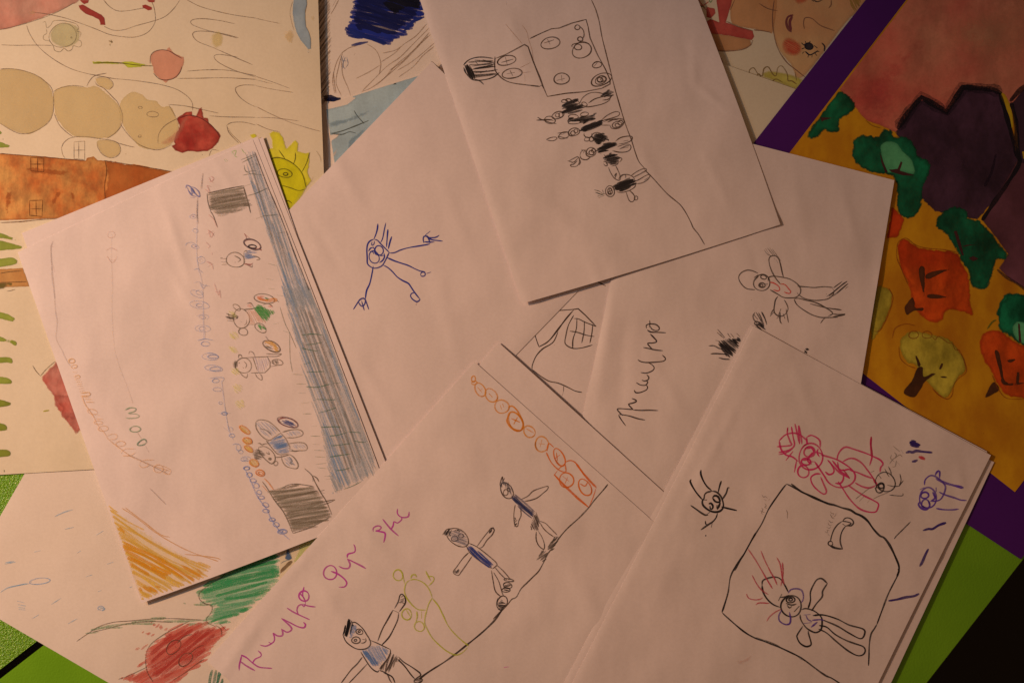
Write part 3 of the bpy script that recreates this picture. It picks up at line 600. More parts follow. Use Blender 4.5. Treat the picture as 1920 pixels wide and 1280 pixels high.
fill(J, 'brown_corner', X1, (110, 74, 44), (134, 92, 58), "@455,520 480,470 540,415 560,430 520,470 470,515", alpha=.8, soft=2, wob=1)

# ---------------------------------------------------------------- C: blue pen stick figure
NV = (42, 40, 92)
sf = line(C, 'drawn_person', X2, NV, 2.6, """398,230 392,290 375,350 355,395 ; 485,220 470,290 450,390 428,435 ; 508,290 500,380 492,485 ; 550,368 530,430 512,505
355,398 310,420 285,460 278,520 282,600 285,665 320,700 360,715 410,705 450,680 490,610 520,545 ; 355,398 395,412 430,450 480,500 525,545
525,550 580,545 650,515 740,490 830,475 920,460 965,450 ; 500,600 580,635 660,662 730,685 800,720 860,745 915,755
455,680 510,710 560,755 610,810 670,850 730,880 760,920 800,980 855,1050 ; 348,690 335,770 310,880 275,960 262,1050 ; 130,1165 185,1080 210,1052 255,1050 300,1165
185,1080 205,1115 230,1130 255,1105 262,1060 ; 220,1070 235,1120 250,1175 ; 800,980 765,990 755,1020 780,1055 825,1080 855,1060 855,1045
900,440 893,400 900,370 935,365 955,400 968,445 ; 905,428 960,430 1015,430 ; 915,355 970,310 ; 920,370 970,382 1030,378 1068,355 ; 930,372 990,405 1040,412 1105,420""", alpha=.95, grain=.15)
line(C, 'drawn_person', X2, NV, 2.3, "o357,595 53 68 -12 ; o410,522 46 54 -20 ; o345,440 14 24 20 .8 ; 295,530 320,495 350,490 ; 345,480 380,540 420,575 465,575 ; 415,655 450,630 470,590 465,550 ; 355,560 340,535 310,535 ; o890,780 25 24 0 ; 930,772 978,757", alpha=.9, grain=.2)
line(C, 'ink_dot', X2, (90, 40, 40), 2.2, "815,1105 818,1116 ; 825,1085 822,1095", alpha=.9)

# ---------------------------------------------------------------- T: pencil house and row of people
DK = (62, 40, 28); BL = (34, 24, 20)
line(T, 'drawn_house', V3, DK, 2.2, """|612,292 700,250 775,218 835,212 930,175 1035,148 1050,200 1065,285 1120,410 1180,520 1215,600 1215,632 1150,665 1020,690 880,702 745,725 700,620 650,490 640,470 600,350 575,335 500,375 430,412 355,440
352,425 352,520 385,570 430,605 490,625 600,640 690,650 ; |570,338 600,352 625,420 655,500 690,580 718,660 ; 690,650 700,640 715,660
o440,455 68 36 -10 1.2 ; 400,470 490,445 ; 430,430 445,490 ; o480,552 72 38 -10 1.1 ; 440,555 500,545 ; 465,530 485,570 ; o768,325 74 42 -8 1.05 ; 720,325 795,300 ; 745,295 765,335 ; o852,592 60 40 -10 1.1 ; 815,605 875,590 ; 850,565 855,610
o1003,378 76 56 -15 1.1 ; o975,355 26 22 0 1.1 ; o970,207 20 17 0 1.1 ; 990,200 1015,230 1020,270 1005,300 ; o992,295 20 16 0 1.1 ; 930,355 935,335 1010,320 1060,330 ; o1118,488 36 22 -8 1.2 ; 1095,500 1120,470 ; o1150,598 78 44 -25 1.15 ; o1145,602 45 28 -25 1.3 ; o1140,600 22 17 0 1.6 ; o1165,595 18 18 0 1.1""", alpha=.85, grain=.35)
line(T, 'slanting_ground_line', V3, DK, 2, "1075,0 1110,80 1135,170 1155,280 1190,420 1225,560 1250,660 1290,800 1330,930 1375,1050 1400,1130 1430,1210 1475,1265 ; ", alpha=.85, grain=.35)
line(T, 'slanting_ground_line', V7, DK, 2, "1000,0 1060,60 1150,160 1200,205 1260,255 1300,310 1340,385 1360,430 1400,480 1445,555", alpha=.85, grain=.35)
line(T, 'faint_pencil_lines', V3, (128, 90, 68), 1.4, "430,180 480,240 540,310 560,335 ; 555,190 590,240 605,300 630,380 640,460 ; 540,510 580,490 620,470 ; 575,560 578,615 ; 525,530 560,545 620,540 ; 435,10 440,40 ; 1880,20 1882,40 ; 750,148 752,152 ; 748,172 750,176", alpha=.5)
hatch(T, 'roof_scribble', V3, BL, 3.6, 65, 1.8, "|@118,500 150,480 180,520 215,575 200,600 160,575 125,530", alpha=.9, grain=.3, smooth=False)
hatch(T, 'roof_scribble', V3, (48, 32, 24), 2.8, -4, 2.2, "|@160,470 230,440 330,435 350,500 380,545 330,570 260,590 200,590", alpha=.72, grain=.45, jit=4, skip=.25, smooth=False)
line(T, 'roof_scribble', V3, BL, 2.4, "115,490 150,455 200,435 260,430 340,440 ; 120,530 160,580 200,602 270,600 340,580 385,545 ; 200,595 240,610 268,635 ; 210,515 300,495 350,480 ; 190,520 350,500 ; 260,450 345,475 ; 230,490 205,465 ; 240,550 290,530 ; 170,520 205,570", alpha=.85, grain=.3)
def person(parts, ol, darks, col=DK):
    """one pencil figure: its outlines, with the blacked-in clothes as a part of it"""
    r = line(T, 'drawn_person', ZA, DK, 1.9, ol, alpha=.82, grain=.35)
    for (txt, a, al) in darks: hatch(T, 'black_shirt', ZA, BL, 3.4, a, 1.6, txt, alpha=min(.98, al + .1), grain=.2, jit=2, over=2.6, parent=r, smooth=False)
    return r
person(0, """460,190 490,130 550,85 620,72 700,85 ; 550,180 610,140 680,118 760,100 ; 520,220 600,210 700,185 760,150 770,120 ; o310,160 28 16 0 ; o350,150 26 14 0 ; o430,170 30 14 10 ; o245,300 62 34 -15 ; o240,300 20 18 0 ; o275,298 20 24 0 ; o165,348 55 35 5 1.2 ; 40,320 90,345 190,350
30,350 100,350 160,372 230,385 ; 100,340 180,345 200,360 ; o510,190 30 18 20 ; 700,85 760,60 800,70 ; 690,150 750,140 790,100 ; 720,110 800,95""",
 [("|@290,205 440,138 460,150 400,185 450,185 430,200 330,240 300,235", -20, .85), ("|@275,280 300,262 490,195 530,220 480,245 380,285 310,285", -18, .97), ("|@670,110 700,80 760,45 770,60 740,90 800,80 790,110 720,120", -25, .6)])
person(0, """680,350 740,300 820,265 860,275 850,305 780,330 700,350 ; 700,365 760,345 850,335 900,345 905,380 870,420 830,435 780,430 765,400 ; o835,395 48 30 -20 1.1 ; o840,400 24 18 0 ; o870,375 26 22 0 ; 680,400 770,400 ; o405,468 55 40 -15 1.1 ; o395,478 22 22 0 1.3 ; o425,458 20 18 0 ; o305,502 55 32 -15 1.1 ; 240,480 330,470 350,465 ; 245,510 330,530 345,520
130,542 180,522 225,520 235,535 200,555 150,552 130,542 ; 240,520 260,515 ; 270,500 310,485 ; o400,315 50 22 0 ; o410,370 60 18 -5 ; o510,290 40 20 -5 ; 740,370 800,345 850,350 ; 345,370 350,340 380,320""",
 [("|@340,340 440,330 500,310 560,310 625,285 620,340 560,350 520,380 470,375 500,350 400,362 350,360", -10, .8), ("|@465,430 520,400 600,370 670,345 695,365 660,400 580,430 500,465 465,455", -22, .97)])
person(0, """820,560 870,525 940,510 985,515 980,550 930,575 850,590 ; 790,655 860,670 930,665 970,640 970,600 920,590 840,615 ; 860,640 920,610 960,605 ; 870,630 950,620 ; 900,560 950,550 ; o575,670 52 44 -15 1.1 ; o580,675 26 22 0 1.5 ; o600,655 18 20 0 ; 465,700 480,660 510,650 560,710 ; 465,700 480,735 530,745 570,720 ; 480,640 500,665 ; 520,640 500,680
340,755 400,770 430,745 450,725 ; 350,760 440,715 460,740 455,780 430,810 380,812 370,795 400,790 440,755 ; 380,780 420,755 ; 460,735 470,770 455,800 ; o535,540 26 20 0 ; o545,490 40 34 0 .6 ; o580,540 22 22 0 ; o640,510 56 36 0 1.2 ; 680,690 650,670 ; 690,550 740,540 750,560""",
 [("|@590,520 630,480 700,480 730,520 750,545 700,560 660,590 610,570", 15, .7), ("|@635,640 700,590 760,570 825,565 830,600 780,630 720,660 660,680 640,665", -15, .97)])
person(0, """700,770 720,760 740,800 720,805 700,785 ; 750,820 770,870 810,930 860,950 865,900 840,840 820,800 ; 805,910 830,880 815,930 ; 830,740 870,725 885,740 860,770 ; 780,810 840,790 850,750 ; 705,690 720,720 ; 850,940 880,900 920,895 920,930""",
 [("|@700,710 780,680 830,690 840,720 880,730 850,745 840,780 770,790 730,770 710,740", -12, .65)])
pz = person(0, """860,930 900,895 950,895 1000,920 1010,945 ; 975,905 1040,860 1110,832 1130,850 1080,880 1000,920 ; 1030,985 1090,975 1150,935 1165,895 1130,900 1060,940 1020,960 ; 1110,840 1120,855 ; 1080,870 1130,850 ; o765,1060 45 54 5 1.1 ; o765,1060 24 32 0 1.1 ; o770,1045 12 12 0 ; o760,1075 14 10 0
925,1060 940,1110 960,1155 990,1165 1015,1130 1000,1090 960,1050 ; o1025,1128 18 20 0 ; 985,1165 965,1160 ; 830,1065 880,1072 950,1055 1010,1020 1025,985 ; 1110,950 1150,920""",
 [("|@800,1000 860,970 970,930 1010,945 1015,975 960,1020 880,1055 830,1055 810,1030", -20, .97)])
line(T, 'black_shirt', ZA, (40, 44, 30), 2.2, "620,1070 680,1090 715,1080 ; 640,1050 690,1080 ; 640,1110 700,1090 ; 650,1125 710,1100 ; 690,1045 700,1075 ; 610,1045 660,1060", alpha=.8, parent=pz)

# ---------------------------------------------------------------- D: house outline
line(D, 'drawn_house', X6, (56, 36, 26), 2.1, """|470,215 380,340 250,490 ; |380,340 430,340 560,330 595,325 650,375 735,462 ; 250,490 270,560 292,622 ; 292,622 370,570 430,500 500,400 560,335 ; 290,618 360,580 440,480 550,345 ; 560,375 520,450 500,530 495,595 550,630 620,628 705,605
440,500 410,570 380,600 320,635 270,690 240,760 238,795 ; 238,795 310,850 370,885 440,900 510,930 570,960 625,972 ; 482,925 482,962 ; 560,400 600,405 650,430 735,462 ; 530,498 590,508 660,530 720,540 ; 585,395 580,480 555,560 552,630 ; 643,420 640,500 622,590 ; 708,445 700,520 685,592
|740,115 808,148""", alpha=.9, grain=.25)
line(D, 'drawn_house', X6, (64, 42, 30), 1.6, "|250,490 90,672 ; 482,960 470,1000 ; 408,604 412,606", alpha=.7, grain=.3)  # straight stroke: thin shadow at the stick figure sheet's edge, drawn in

# ---------------------------------------------------------------- E: handwriting and lying figure
HW = (46, 28, 22)
line(E, 'handwriting', ZC, HW, 2.3, """630,108 632,150 625,180 ; 605,205 640,225 700,228 792,233 ; 600,190 595,160 630,145 690,150 725,180 720,205 690,212 650,195 635,165
635,245 670,280 700,320 660,335 610,338 625,365 660,400 ; 565,380 620,390 690,405 762,412 ; 510,500 540,520 600,530 700,525 770,515 788,490 755,455
540,630 600,635 660,610 675,580 650,550 620,535 ; 550,705 580,715 610,705 622,680 600,650 ; 495,730 540,755 590,755 610,725 590,705 ; 475,805 490,830 540,828 600,800 608,770 590,755
450,888 490,905 495,920 460,935 420,945 430,965 465,1000 ; 465,1000 400,995 330,990 305,998 330,1030 360,1060 ; 465,1003 540,1008 620,1006 715,1010 ; 320,1050 350,1050 430,1065 510,1090 585,1105 ; 318,1055 345,1100 390,1162""", alpha=.92, grain=.15)
line(E, 'drawn_person', Y1, (58, 40, 30), 2.2, """540,385 480,360 430,355 380,375 350,410 350,450 380,500 430,540 510,550 ; o578,480 84 78 10 1.05 ; o595,425 28 20 15 1.2 ; o580,505 30 24 0 1.2 ; o575,508 14 12 0 1.2 ; 610,490 640,490 ; 625,510 630,500 ; 515,455 520,440 540,420 540,400 ; 540,400 500,430
640,460 650,425 700,415 780,425 860,445 930,490 965,540 960,590 920,625 860,632 790,625 730,590 660,550 ; 645,440 640,470 ; 930,490 965,520 ; 935,515 1000,520 1100,528 1200,520 1290,528 ; 945,600 1000,635 1080,655 1160,655 1240,640 1290,600 1300,560 ; 930,580 945,600
900,645 940,635 1020,655 1120,680 1200,720 1270,765 1285,790 1240,815 ; 900,645 930,700 1000,755 1080,800 1160,825 1220,828 1340,825 ; 1060,690 1120,705 1220,730 1375,752 ; 1280,790 1340,798 1410,795 1370,808 1290,820 ; 1215,830 1190,850 1165,885
765,495 720,440 680,370 655,300 650,240 670,215 710,210 745,240 765,300 780,370 795,430 ; 740,615 715,650 705,700 700,740 705,780 740,810 790,810 830,770 840,730 820,680 800,650 ; 700,770 660,815 ; 700,740 685,760 665,800
740,810 770,740 ; 745,820 780,895 ; 760,770 760,860 770,885 ; 820,740 830,800 845,880 ; 790,790 810,840 ; 725,840 750,810 ; 1300,560 1285,540""", alpha=.88, grain=.3)
line(E, 'drawn_person', Y1, (92, 66, 50), 1.6, "600,150 640,200 690,215 ; 615,140 660,210 ; 635,135 700,215 ; 655,130 720,220 ; 680,140 770,265 ; 700,230 710,250 ; 720,250 740,285", alpha=.75)
hatch(E, 'drawn_person', Y1, (50, 36, 28), 2.2, -38, 2.2, "|@1215,600 1260,570 1390,460 1460,490 1450,520 1370,560 1280,610 1230,615", alpha=.8, grain=.3, jit=3, smooth=False)
line(E, 'red_stripes', Y1, (150, 44, 32), 2.4, "660,475 690,480 740,510 758,545 740,562 690,550 ; 665,480 700,482 ; 765,492 810,500 850,545 868,570 850,588 800,572 ; 770,495 800,490", alpha=.85, grain=.3)
line(E, 'black_animal', Y1, (46, 32, 26), 2.4, "135,945 210,1030 ; 130,975 200,1035 ; 235,985 265,1030 ; 265,985 300,1030 ; 325,985 360,1020 ; 45,1110 100,1110 150,1135 180,1140 ; 65,1190 130,1188 230,1195 ; 145,1228 200,1242 260,1245 ; 115,1055 160,1065 ; 510,775 490,810 500,850 530,880 ; 520,775 560,840 580,880 ; 545,780 575,840 600,920 ; 575,770 610,840 628,900 ; 500,800 540,850 ; o530,885 26 18 0", alpha=.88)
hatch(E, 'black_animal', Y1, (26, 18, 16), 3.4, 40, 2.2, "|@145,1065 210,1040 300,1035 370,1035 340,1120 280,1220 220,1200 180,1150 150,1110; @520,870 560,880 600,920 615,965 560,940 510,905; @985,1165 1045,1130 1050,1160 1025,1190", alpha=.93, grain=.2, jit=2.5, smooth=False)
line(E, 'ink_dot', Y1, (70, 46, 36), 2.2, "472,650 476,652", alpha=.9)

# ---------------------------------------------------------------- L3: writing on the edge of the hidden sheet
line(L3, 'blue_writing', W2, (64, 56, 92), 2.6, "990,145 1015,155 1000,170 1020,190 ; 985,150 1010,190 ; 1025,225 1050,235 1030,250 1050,265 ; 1035,240 1050,250 ; 1048,290 1065,300 1052,312 1072,318 ; 1065,340 1075,350 ; 1105,430 1115,440", alpha=.9, grain=.2)

# ---------------------------------------------------------------- L1: children along the road
PB = (126, 96, 74)
crayon(L1, 'orange_scribble', W6, (236, 148, 58), 4.2, 30, 4.2, "|@750,15 880,100 1000,190 1150,290 1300,370 1490,470 1440,530 1280,590 1020,690 960,690 930,600 860,380 800,180", alpha=.8, film=.25, grain=.55, jit=4, over=7, skip=.08, smooth=False, wob=6)
hatch(L1, 'orange_scribble', W6, (232, 124, 20), 5.6, 28, 6, "|@790,150 900,220 1080,330 1250,430 1440,500 1350,560 1130,500 950,420 850,320; @960,600 1130,590 1250,600 1100,620 980,620; @880,380 1000,430 1200,520 1180,550 1000,480 900,440", alpha=.72, grain=.4, jit=4, over=5, skip=.1, smooth=False)
line(L1, 'orange_scribble', W6, (206, 138, 84), 2, "860,45 960,110 1080,205 1200,280 1350,355 1540,420 ; 880,40 1000,130 1130,230 1200,250 ; 1300,370 1400,380 1520,395 1560,410", alpha=.7)
crayon(L1, 'road', V6, (150, 136, 126), 2.6, 71, 2.1, "|@560,190 640,180 665,260 720,420 790,580 870,780 960,1000 1040,1180 1120,1340 870,1340 820,1100 720,780 650,560 600,400", alpha=.45, film=.18, grain=.55, jit=4, over=5, smooth=False, wob=2)
hatch(L1, 'road', V6, (138, 112, 92), 3.4, 74, 4.5, "|@590,240 640,260 660,400 720,600 800,780 860,960 900,1100 840,960 760,840 680,660 620,480", alpha=.4, grain=.5, jit=4, over=5, smooth=False, wob=2)
hatch(L1, 'road', V6, (122, 132, 146), 2.6, 69, 6, "|@600,400 640,420 700,600 860,900 960,1060 1040,1280 1000,1280 940,1120 840,900 700,680; @820,1060 850,1080 880,1280 850,1280", alpha=.5, grain=.5, jit=3, over=6, smooth=False, wob=2)
crayon(L1, 'road', PX, (152, 134, 120), 2.7, 68, 2.2, "|@530,535 588,535 640,640 680,740 706,860 700,890 625,925 600,800 570,700 545,610", alpha=.45, film=.18, grain=.55, jit=4, over=3, smooth=False, wob=2)
hatch(L1, 'road', PX, (136, 106, 84), 3, 71, 4.2, "|@555,570 590,590 615,650 645,760 680,860 650,890 625,820 600,740 570,650", alpha=.4, grain=.5, jit=4, over=3, smooth=False, wob=2)
hatch(L1, 'road', PX, (120, 128, 144), 2.7, 68, 6, "|@528,510 540,540 550,620 580,700 600,760 625,900 655,915 640,820 600,720 560,610 545,520; @590,560 620,610 660,720 690,830 670,780 630,690", alpha=.5, grain=.5, jit=3, over=4, smooth=False, wob=2)
line(L1, 'road_edge', V6, (84, 60, 48), 1.8, "630,180 670,290 720,420 780,560 850,730 920,920 980,1070 1040,1220 ; ", alpha=.85)
line(L1, 'road_edge', W3, (110, 96, 72), 1.5, "1000,10 1000,120 1005,260 1025,380 ; 910,-220 930,-150 960,-60 1000,20 1060,160 ; ", alpha=.6)
line(L1, 'green_rungs', W3, (84, 98, 70), 1.8, """1110,40 1200,30 1300,38 ; 1150,130 1230,120 1300,105 ; 1110,160 1180,175 1260,190 ; 1130,310 1200,290 ; 1160,380 1240,378 1320,375 ; 1150,515 1250,520 1370,492 ; 1240,630 1340,635 1430,635 ; 1270,755 1350,735 1430,708 ; 1290,890 1380,885 1480,885 ; 1370,970 1450,960 1530,935 ; 1380,1060 1480,1050 1560,1040
1370,1165 1450,1150 1560,1135 ; 1400,480 1470,480 ; 1540,930 1600,935 1660,940 ; 1590,1010 1640,1025 1700,1028 ; 1420,1290 1500,1280 1560,1260 ; 1500,1460 1580,1430 1660,1390 ; 1410,1480 1480,1465""", alpha=.65)
line(L1, 'green_rungs', W3, (128, 116, 84), 1.4, """1030,400 1120,405 ; 1060,490 1150,490 ; 1080,575 1150,575 ; 1110,670 1180,660 ; 1120,765 1200,765 ; 1200,880 1250,880 ; 1190,970 1280,972 ; 1210,1045 1275,1048 ; 1220,1100 1320,1105 ; 1230,1160 1330,1165 ; 1240,1230 1340,1220 ; 1250,1260 1340,1270 ; 1320,1340 1400,1342 ; 1330,1370 1400,1362
940,0 1000,20 ; 850,-60 900,-70 ; 940,-320 880,-330 ; 800,-390 860,-385 ; 780,-480 850,-470 ; 800,-620 880,-600""", alpha=.55)
line(L1, 'green_rungs', V6, (96, 88, 66), 1.5, "525,240 590,215 640,195 ; 535,260 640,205 ; 540,355 600,345 690,355 ; 560,330 640,320 ; 550,280 560,320 590,340 ; 690,660 750,655 805,650 ; 570,510 640,490 730,450 ; 545,440 600,420 ; 800,790 855,780 ; 560,190 600,290 ; 640,680 700,660", alpha=.6)
line(L1, 'green_scribble', V6, (150, 158, 86), 1.8, "400,235 415,255 ; 410,230 428,250 ; 440,165 460,180 470,200 ; 455,180 490,170 480,210 500,220 ; 530,155 550,185 565,190 ; 535,160 545,180", alpha=.6)
def post(name, v, poly, out, al=.55):
    r = line(L1, name, v, (96, 72, 54), 2, out, alpha=.8)
    crayon(L1, 'grey_shading', v, (146, 116, 90), 2.8, -8, 2.2, poly, alpha=al, grain=.5, parent=r, jit=2.5, over=2, smooth=False)
    hatch(L1, 'grey_shading', v, (120, 90, 66), 3.2, -9, 4.5, poly, alpha=al * .85, grain=.5, parent=r, jit=5, over=1, skip=.15, smooth=False)
post('drawn_tree_stump', V6, "|@272,492 400,465 550,435 575,520 600,580 520,620 420,650 360,660 290,610", "272,492 280,560 300,620 ; 545,440 565,510 580,560 600,640 ; 295,620 320,660 350,745 ; 275,490 400,462 550,432 ; 540,590 610,578")
post('drawn_tree_stump', W5, "|@790,690 920,660 1060,640 1220,650 1270,700 1320,780 1380,900 1380,930 1250,1000 1050,1060 1020,1060 940,880 850,770", "745,600 790,660 850,760 940,880 990,980 1030,1080 ; 1135,480 1200,540 1240,620 1290,710 1340,790 1390,910 ; 1030,1080 1200,1020 1370,930 ; 920,670 980,635 1060,625 1180,640 1220,650 ; 1210,545 1215,600 ; 1210,545 1250,570 1270,605 ; 1160,850 1250,810 1330,785 1415,770 1340,805 1250,830 ; 1280,690 1320,680 ; 1290,700 1320,710", .6)
# the four children, each one drawn figure with coloured clothes and ball
c1 = line(L1, 'drawn_child', W2, PB, 1.7, """o498,528 82 70 0 1.1 ; 360,515 420,518 ; 360,508 380,508 ; 365,545 420,545 ; 370,572 420,575 ; 380,560 430,560 ; 490,490 530,510 545,530 520,545 ; 490,552 500,548 ; 575,455 600,440 605,465 ; 575,460 575,560 ; 660,490 700,500 725,520 690,530 ; 600,570 650,595 655,570""")
hatch(L1, 'blue_clothes', W2, (100, 108, 126), 2.4, -8, 2.6, "|@580,470 600,440 700,440 690,465 640,475 660,490 700,500 680,520 580,535", alpha=.65, grain=.5, parent=c1, smooth=False)
line(L1, 'red_ball', W2, (150, 72, 60), 2, "580,285 600,320 590,340 ; 580,285 630,330 ; o655,385 75 40 15 1.2 ; 720,430 740,440 730,430 ; 575,565 640,570 660,555 ; 590,560 650,590", alpha=.7, parent=c1)
line(L1, 'red_ball', W2, (84, 62, 60), 2.6, "o655,385 82 42 18 1.1 ; o655,405 35 16 5 2.2", alpha=.75, parent=c1)
c2 = line(L1, 'drawn_child', W2, PB, 1.7, """o553,1068 72 92 -22 1.05 ; o510,965 38 22 40 1 ; 570,985 640,980 700,970 760,968 ; 620,1125 680,1125 ; o570,1190 40 35 20 1.05 ; 605,930 640,925 665,960 ; o730,1155 58 36 30 1.1 ; o765,885 100 40 8 1.15 ; 870,900 900,915 ; 750,940 800,930 845,960 ; 545,1095 560,1100 ; 600,1080 600,1110 580,1130""")
line(L1, 'brown_hair', W2, (92, 68, 52), 2.6, "410,1020 460,1040 500,1030 ; 405,1050 460,1060 510,1050 ; 420,1085 480,1095 ; 430,1020 450,1080 ; 470,1030 480,1090 ; 415,1065 500,1075 ; 490,1040 520,1050 505,1070 520,1060", alpha=.7, parent=c2)
hatch(L1, 'pink_shirt', W2, (214, 150, 116), 3, 60, 2.6, "|@590,1000 680,985 780,1100 640,1120 620,1060", alpha=.7, grain=.5, parent=c2, smooth=False)
hatch(L1, 'green_skirt', W2, (62, 124, 50), 3, 55, 2.2, "|@670,965 720,935 780,975 850,1000 860,1020 820,1040 790,1095 740,1070 690,1010; @690,1125 720,1120 780,1160 775,1180 730,1165", alpha=.85, grain=.35, parent=c2, smooth=False)
line(L1, 'orange_ball', W2, (212, 120, 48), 3, "700,880 760,900 860,885 880,900 850,915 ; 700,870 750,890 800,910 860,900 ; 850,880 870,905", alpha=.7, parent=c2)
line(L1, 'orange_ball', W2, (52, 100, 50), 3.4, "770,875 810,890 ; 775,885 800,895", alpha=.8, parent=c2)
hatch(L1, 'orange_ball', W2, (206, 112, 84), 2.4, 10, 2.4, "|@690,860 750,860 780,900 700,890; @610,940 640,930 650,960 620,970; @770,960 830,950 840,970 790,970", alpha=.5, grain=.5, parent=c2, smooth=False)
c3 = line(L1, 'drawn_child', W3, PB, 1.7, """o572,320 78 66 15 1.05 ; 525,250 530,220 550,225 560,245 ; 530,370 560,410 600,432 610,395 ; |565,250 640,245 790,238 820,290 815,340 770,385 640,388 ; 660,250 680,310 700,370 ; 620,215 630,190 660,200 680,240 ; 680,395 700,430 740,455 742,420 720,395 ; 780,210 850,215 920,212 880,235 780,235 ; o885,290 52 26 5 1.1 ; 820,330 880,320 ; 530,290 535,300 ; 565,335 575,345 ; 575,280 600,310 590,345""")
hatch(L1, 'mauve_shirt', W3, (156, 128, 130), 2.2, 75, 3.4, "|@665,250 790,245 812,300 765,378 700,380; @700,400 740,420 735,445; @640,200 670,225 650,230", alpha=.45, grain=.5, parent=c3, smooth=False)
hatch(L1, 'brown_hair', W3, (96, 74, 56), 2.4, 75, 2, "|@475,300 490,270 520,290 515,340 490,350; @835,275 890,265 900,300 845,305", alpha=.65, grain=.4, parent=c3, smooth=False)
hatch(L1, 'orange_ball', W3, (214, 138, 56), 3, 30, 2.2, "|@760,110 790,90 840,100 890,150 900,190 860,185 850,140 800,120; @780,130 810,150 840,165 800,155", alpha=.8, grain=.4, parent=c3, smooth=False)
line(L1, 'orange_ball', W3, (96, 64, 40), 2.2, "o832,142 86 42 30 1.1 ; 775,50 800,85 ; 785,60 800,80", alpha=.75, parent=c3)
hatch(L1, 'orange_ball', W3, (84, 84, 82), 2.6, 20, 2.4, "|@775,140 830,140 850,165 790,160", alpha=.65, parent=c3, smooth=False)
c4 = line(L1, 'drawn_child', W3, PB, 1.8, """685,840 720,820 790,830 850,870 910,930 ; 685,840 690,900 730,960 780,1000 830,1010 ; |910,935 960,990 1000,1070 1000,1110 ; |915,940 830,1000 790,1020 ; 720,900 790,920 830,960 ; 780,1010 850,1100 900,1140 990,1130 ; 930,935 1000,915 1080,910 1120,935 1110,965 1040,985 970,985
990,1040 1060,1030 1130,1035 1160,1070 1150,1100 1080,1105 1000,1110 ; 1010,1090 1040,1110 1080,1105 ; 920,1150 930,1200 970,1250 1060,1270 1075,1230 1040,1170 1000,1140 ; 990,1160 1020,1200 1000,1220 1040,1230 ; 710,1075 760,1065 820,1095 860,1150 860,1200 830,1225 790,1200 750,1160 715,1110 710,1075 ; 705,1040 720,1035 740,1050 770,1040 800,1040 ; 860,1160 900,1165 1000,1140 ; o870,1222 18 20 0 ; 720,1130 740,1130 ; 780,1120 810,1140 800,1110 ; o815,1180 10 8 0 1.6""")
hatch(L1, 'blue_shirt', W3, (88, 106, 126), 2.6, -15, 2.2, "|@800,1030 910,950 950,990 995,1070 990,1120 900,1130 850,1080", alpha=.65, grain=.4, parent=c4, smooth=False)
hatch(L1, 'blue_shirt', W3, (128, 126, 132), 2.4, 45, 3, "|@690,850 760,835 850,880 890,930 820,980 740,940; @960,940 1080,920 1100,950 980,975; @1020,1045 1130,1045 1150,1080 1040,1095; @940,1170 1000,1160 1060,1240 980,1240", alpha=.45, grain=.5, parent=c4, smooth=False)
hatch(L1, 'brown_hair', W3, (104, 80, 62), 2.6, 20, 2.2, "@660,1140 670,1105 710,1100 760,1130 760,1160 710,1185 670,1170", alpha=.65, grain=.4, parent=c4)
line(L1, 'striped_ball', W3, (148, 76, 66), 2.4, "o985,845 92 38 18 1.15", alpha=.7, parent=c4)
hatch(L1, 'striped_ball', W3, (64, 64, 96), 2.6, 20, 2.2, "@925,835 970,825 1050,860 1040,880 980,870", alpha=.8, grain=.3, parent=c4)
line(L1, 'striped_ball', W3, (90, 64, 60), 1.8, "o980,842 98 40 18 1.05 ; 890,820 920,845", alpha=.7, parent=c4)
# strings of beads: blue, yellow, orange, faint ones
BB = (152, 140, 146)
line(L1, 'bead_string', W2, BB, 1.6, """150,0 145,120 140,400 150,560 190,740 200,900 205,1280 ; o105,128 30 18 0 1.3 ; o128,258 26 16 20 1.3 ; o125,405 34 18 15 1.6 ; o85,395 45 30 10 .6 ; o180,530 38 30 0 1.2 ; o180,530 15 12 0 ; 110,620 150,610 200,650 ; 150,600 160,650 ; 115,740 160,730 200,760 260,770 ; 170,740 200,790 230,750 ; o140,840 60 28 20 1.1 ; o165,830 34 20 20 1.2
o165,942 95 32 8 1.1 ; o165,945 30 16 0 1.6 ; 130,1045 200,1030 250,1050 230,1080 ; o190,1055 30 14 10 1.4 ; o195,1160 72 30 0 1.1 ; o190,1160 28 18 0 1.5 ; 145,1270 220,1255 260,1268""", alpha=.4, grain=.55)
line(L1, 'bead_string', W3, BB, 1.6, """215,0 215,80 ; 150,90 220,75 300,90 ; o220,120 38 22 0 1.6 ; o265,238 80 30 5 1.2 ; o290,238 48 16 3 2 ; o295,345 80 28 5 1.2 ; o310,350 50 16 0 1.3 ; 250,440 320,430 390,435 375,470 ; o315,460 30 18 0 1.6 ; o330,540 40 18 0 1.2 ; 370,460 385,580 400,700 420,830 440,920 480,1010 ; o360,665 16 12 0 1.5 ; o395,762 24 15 0 2.2 ; 340,760 450,760
o455,905 20 14 30 ; 385,890 440,930 ; o465,965 24 16 10 1.3 ; 470,1050 510,1040 540,1060 ; o525,1075 22 30 0 1.1 ; o545,1115 22 16 0 1.2 ; o590,1180 44 22 -8 1.4 ; o585,1180 20 10 0 ; o600,1268 24 16 0 1.8""", alpha=.55, grain=.5)
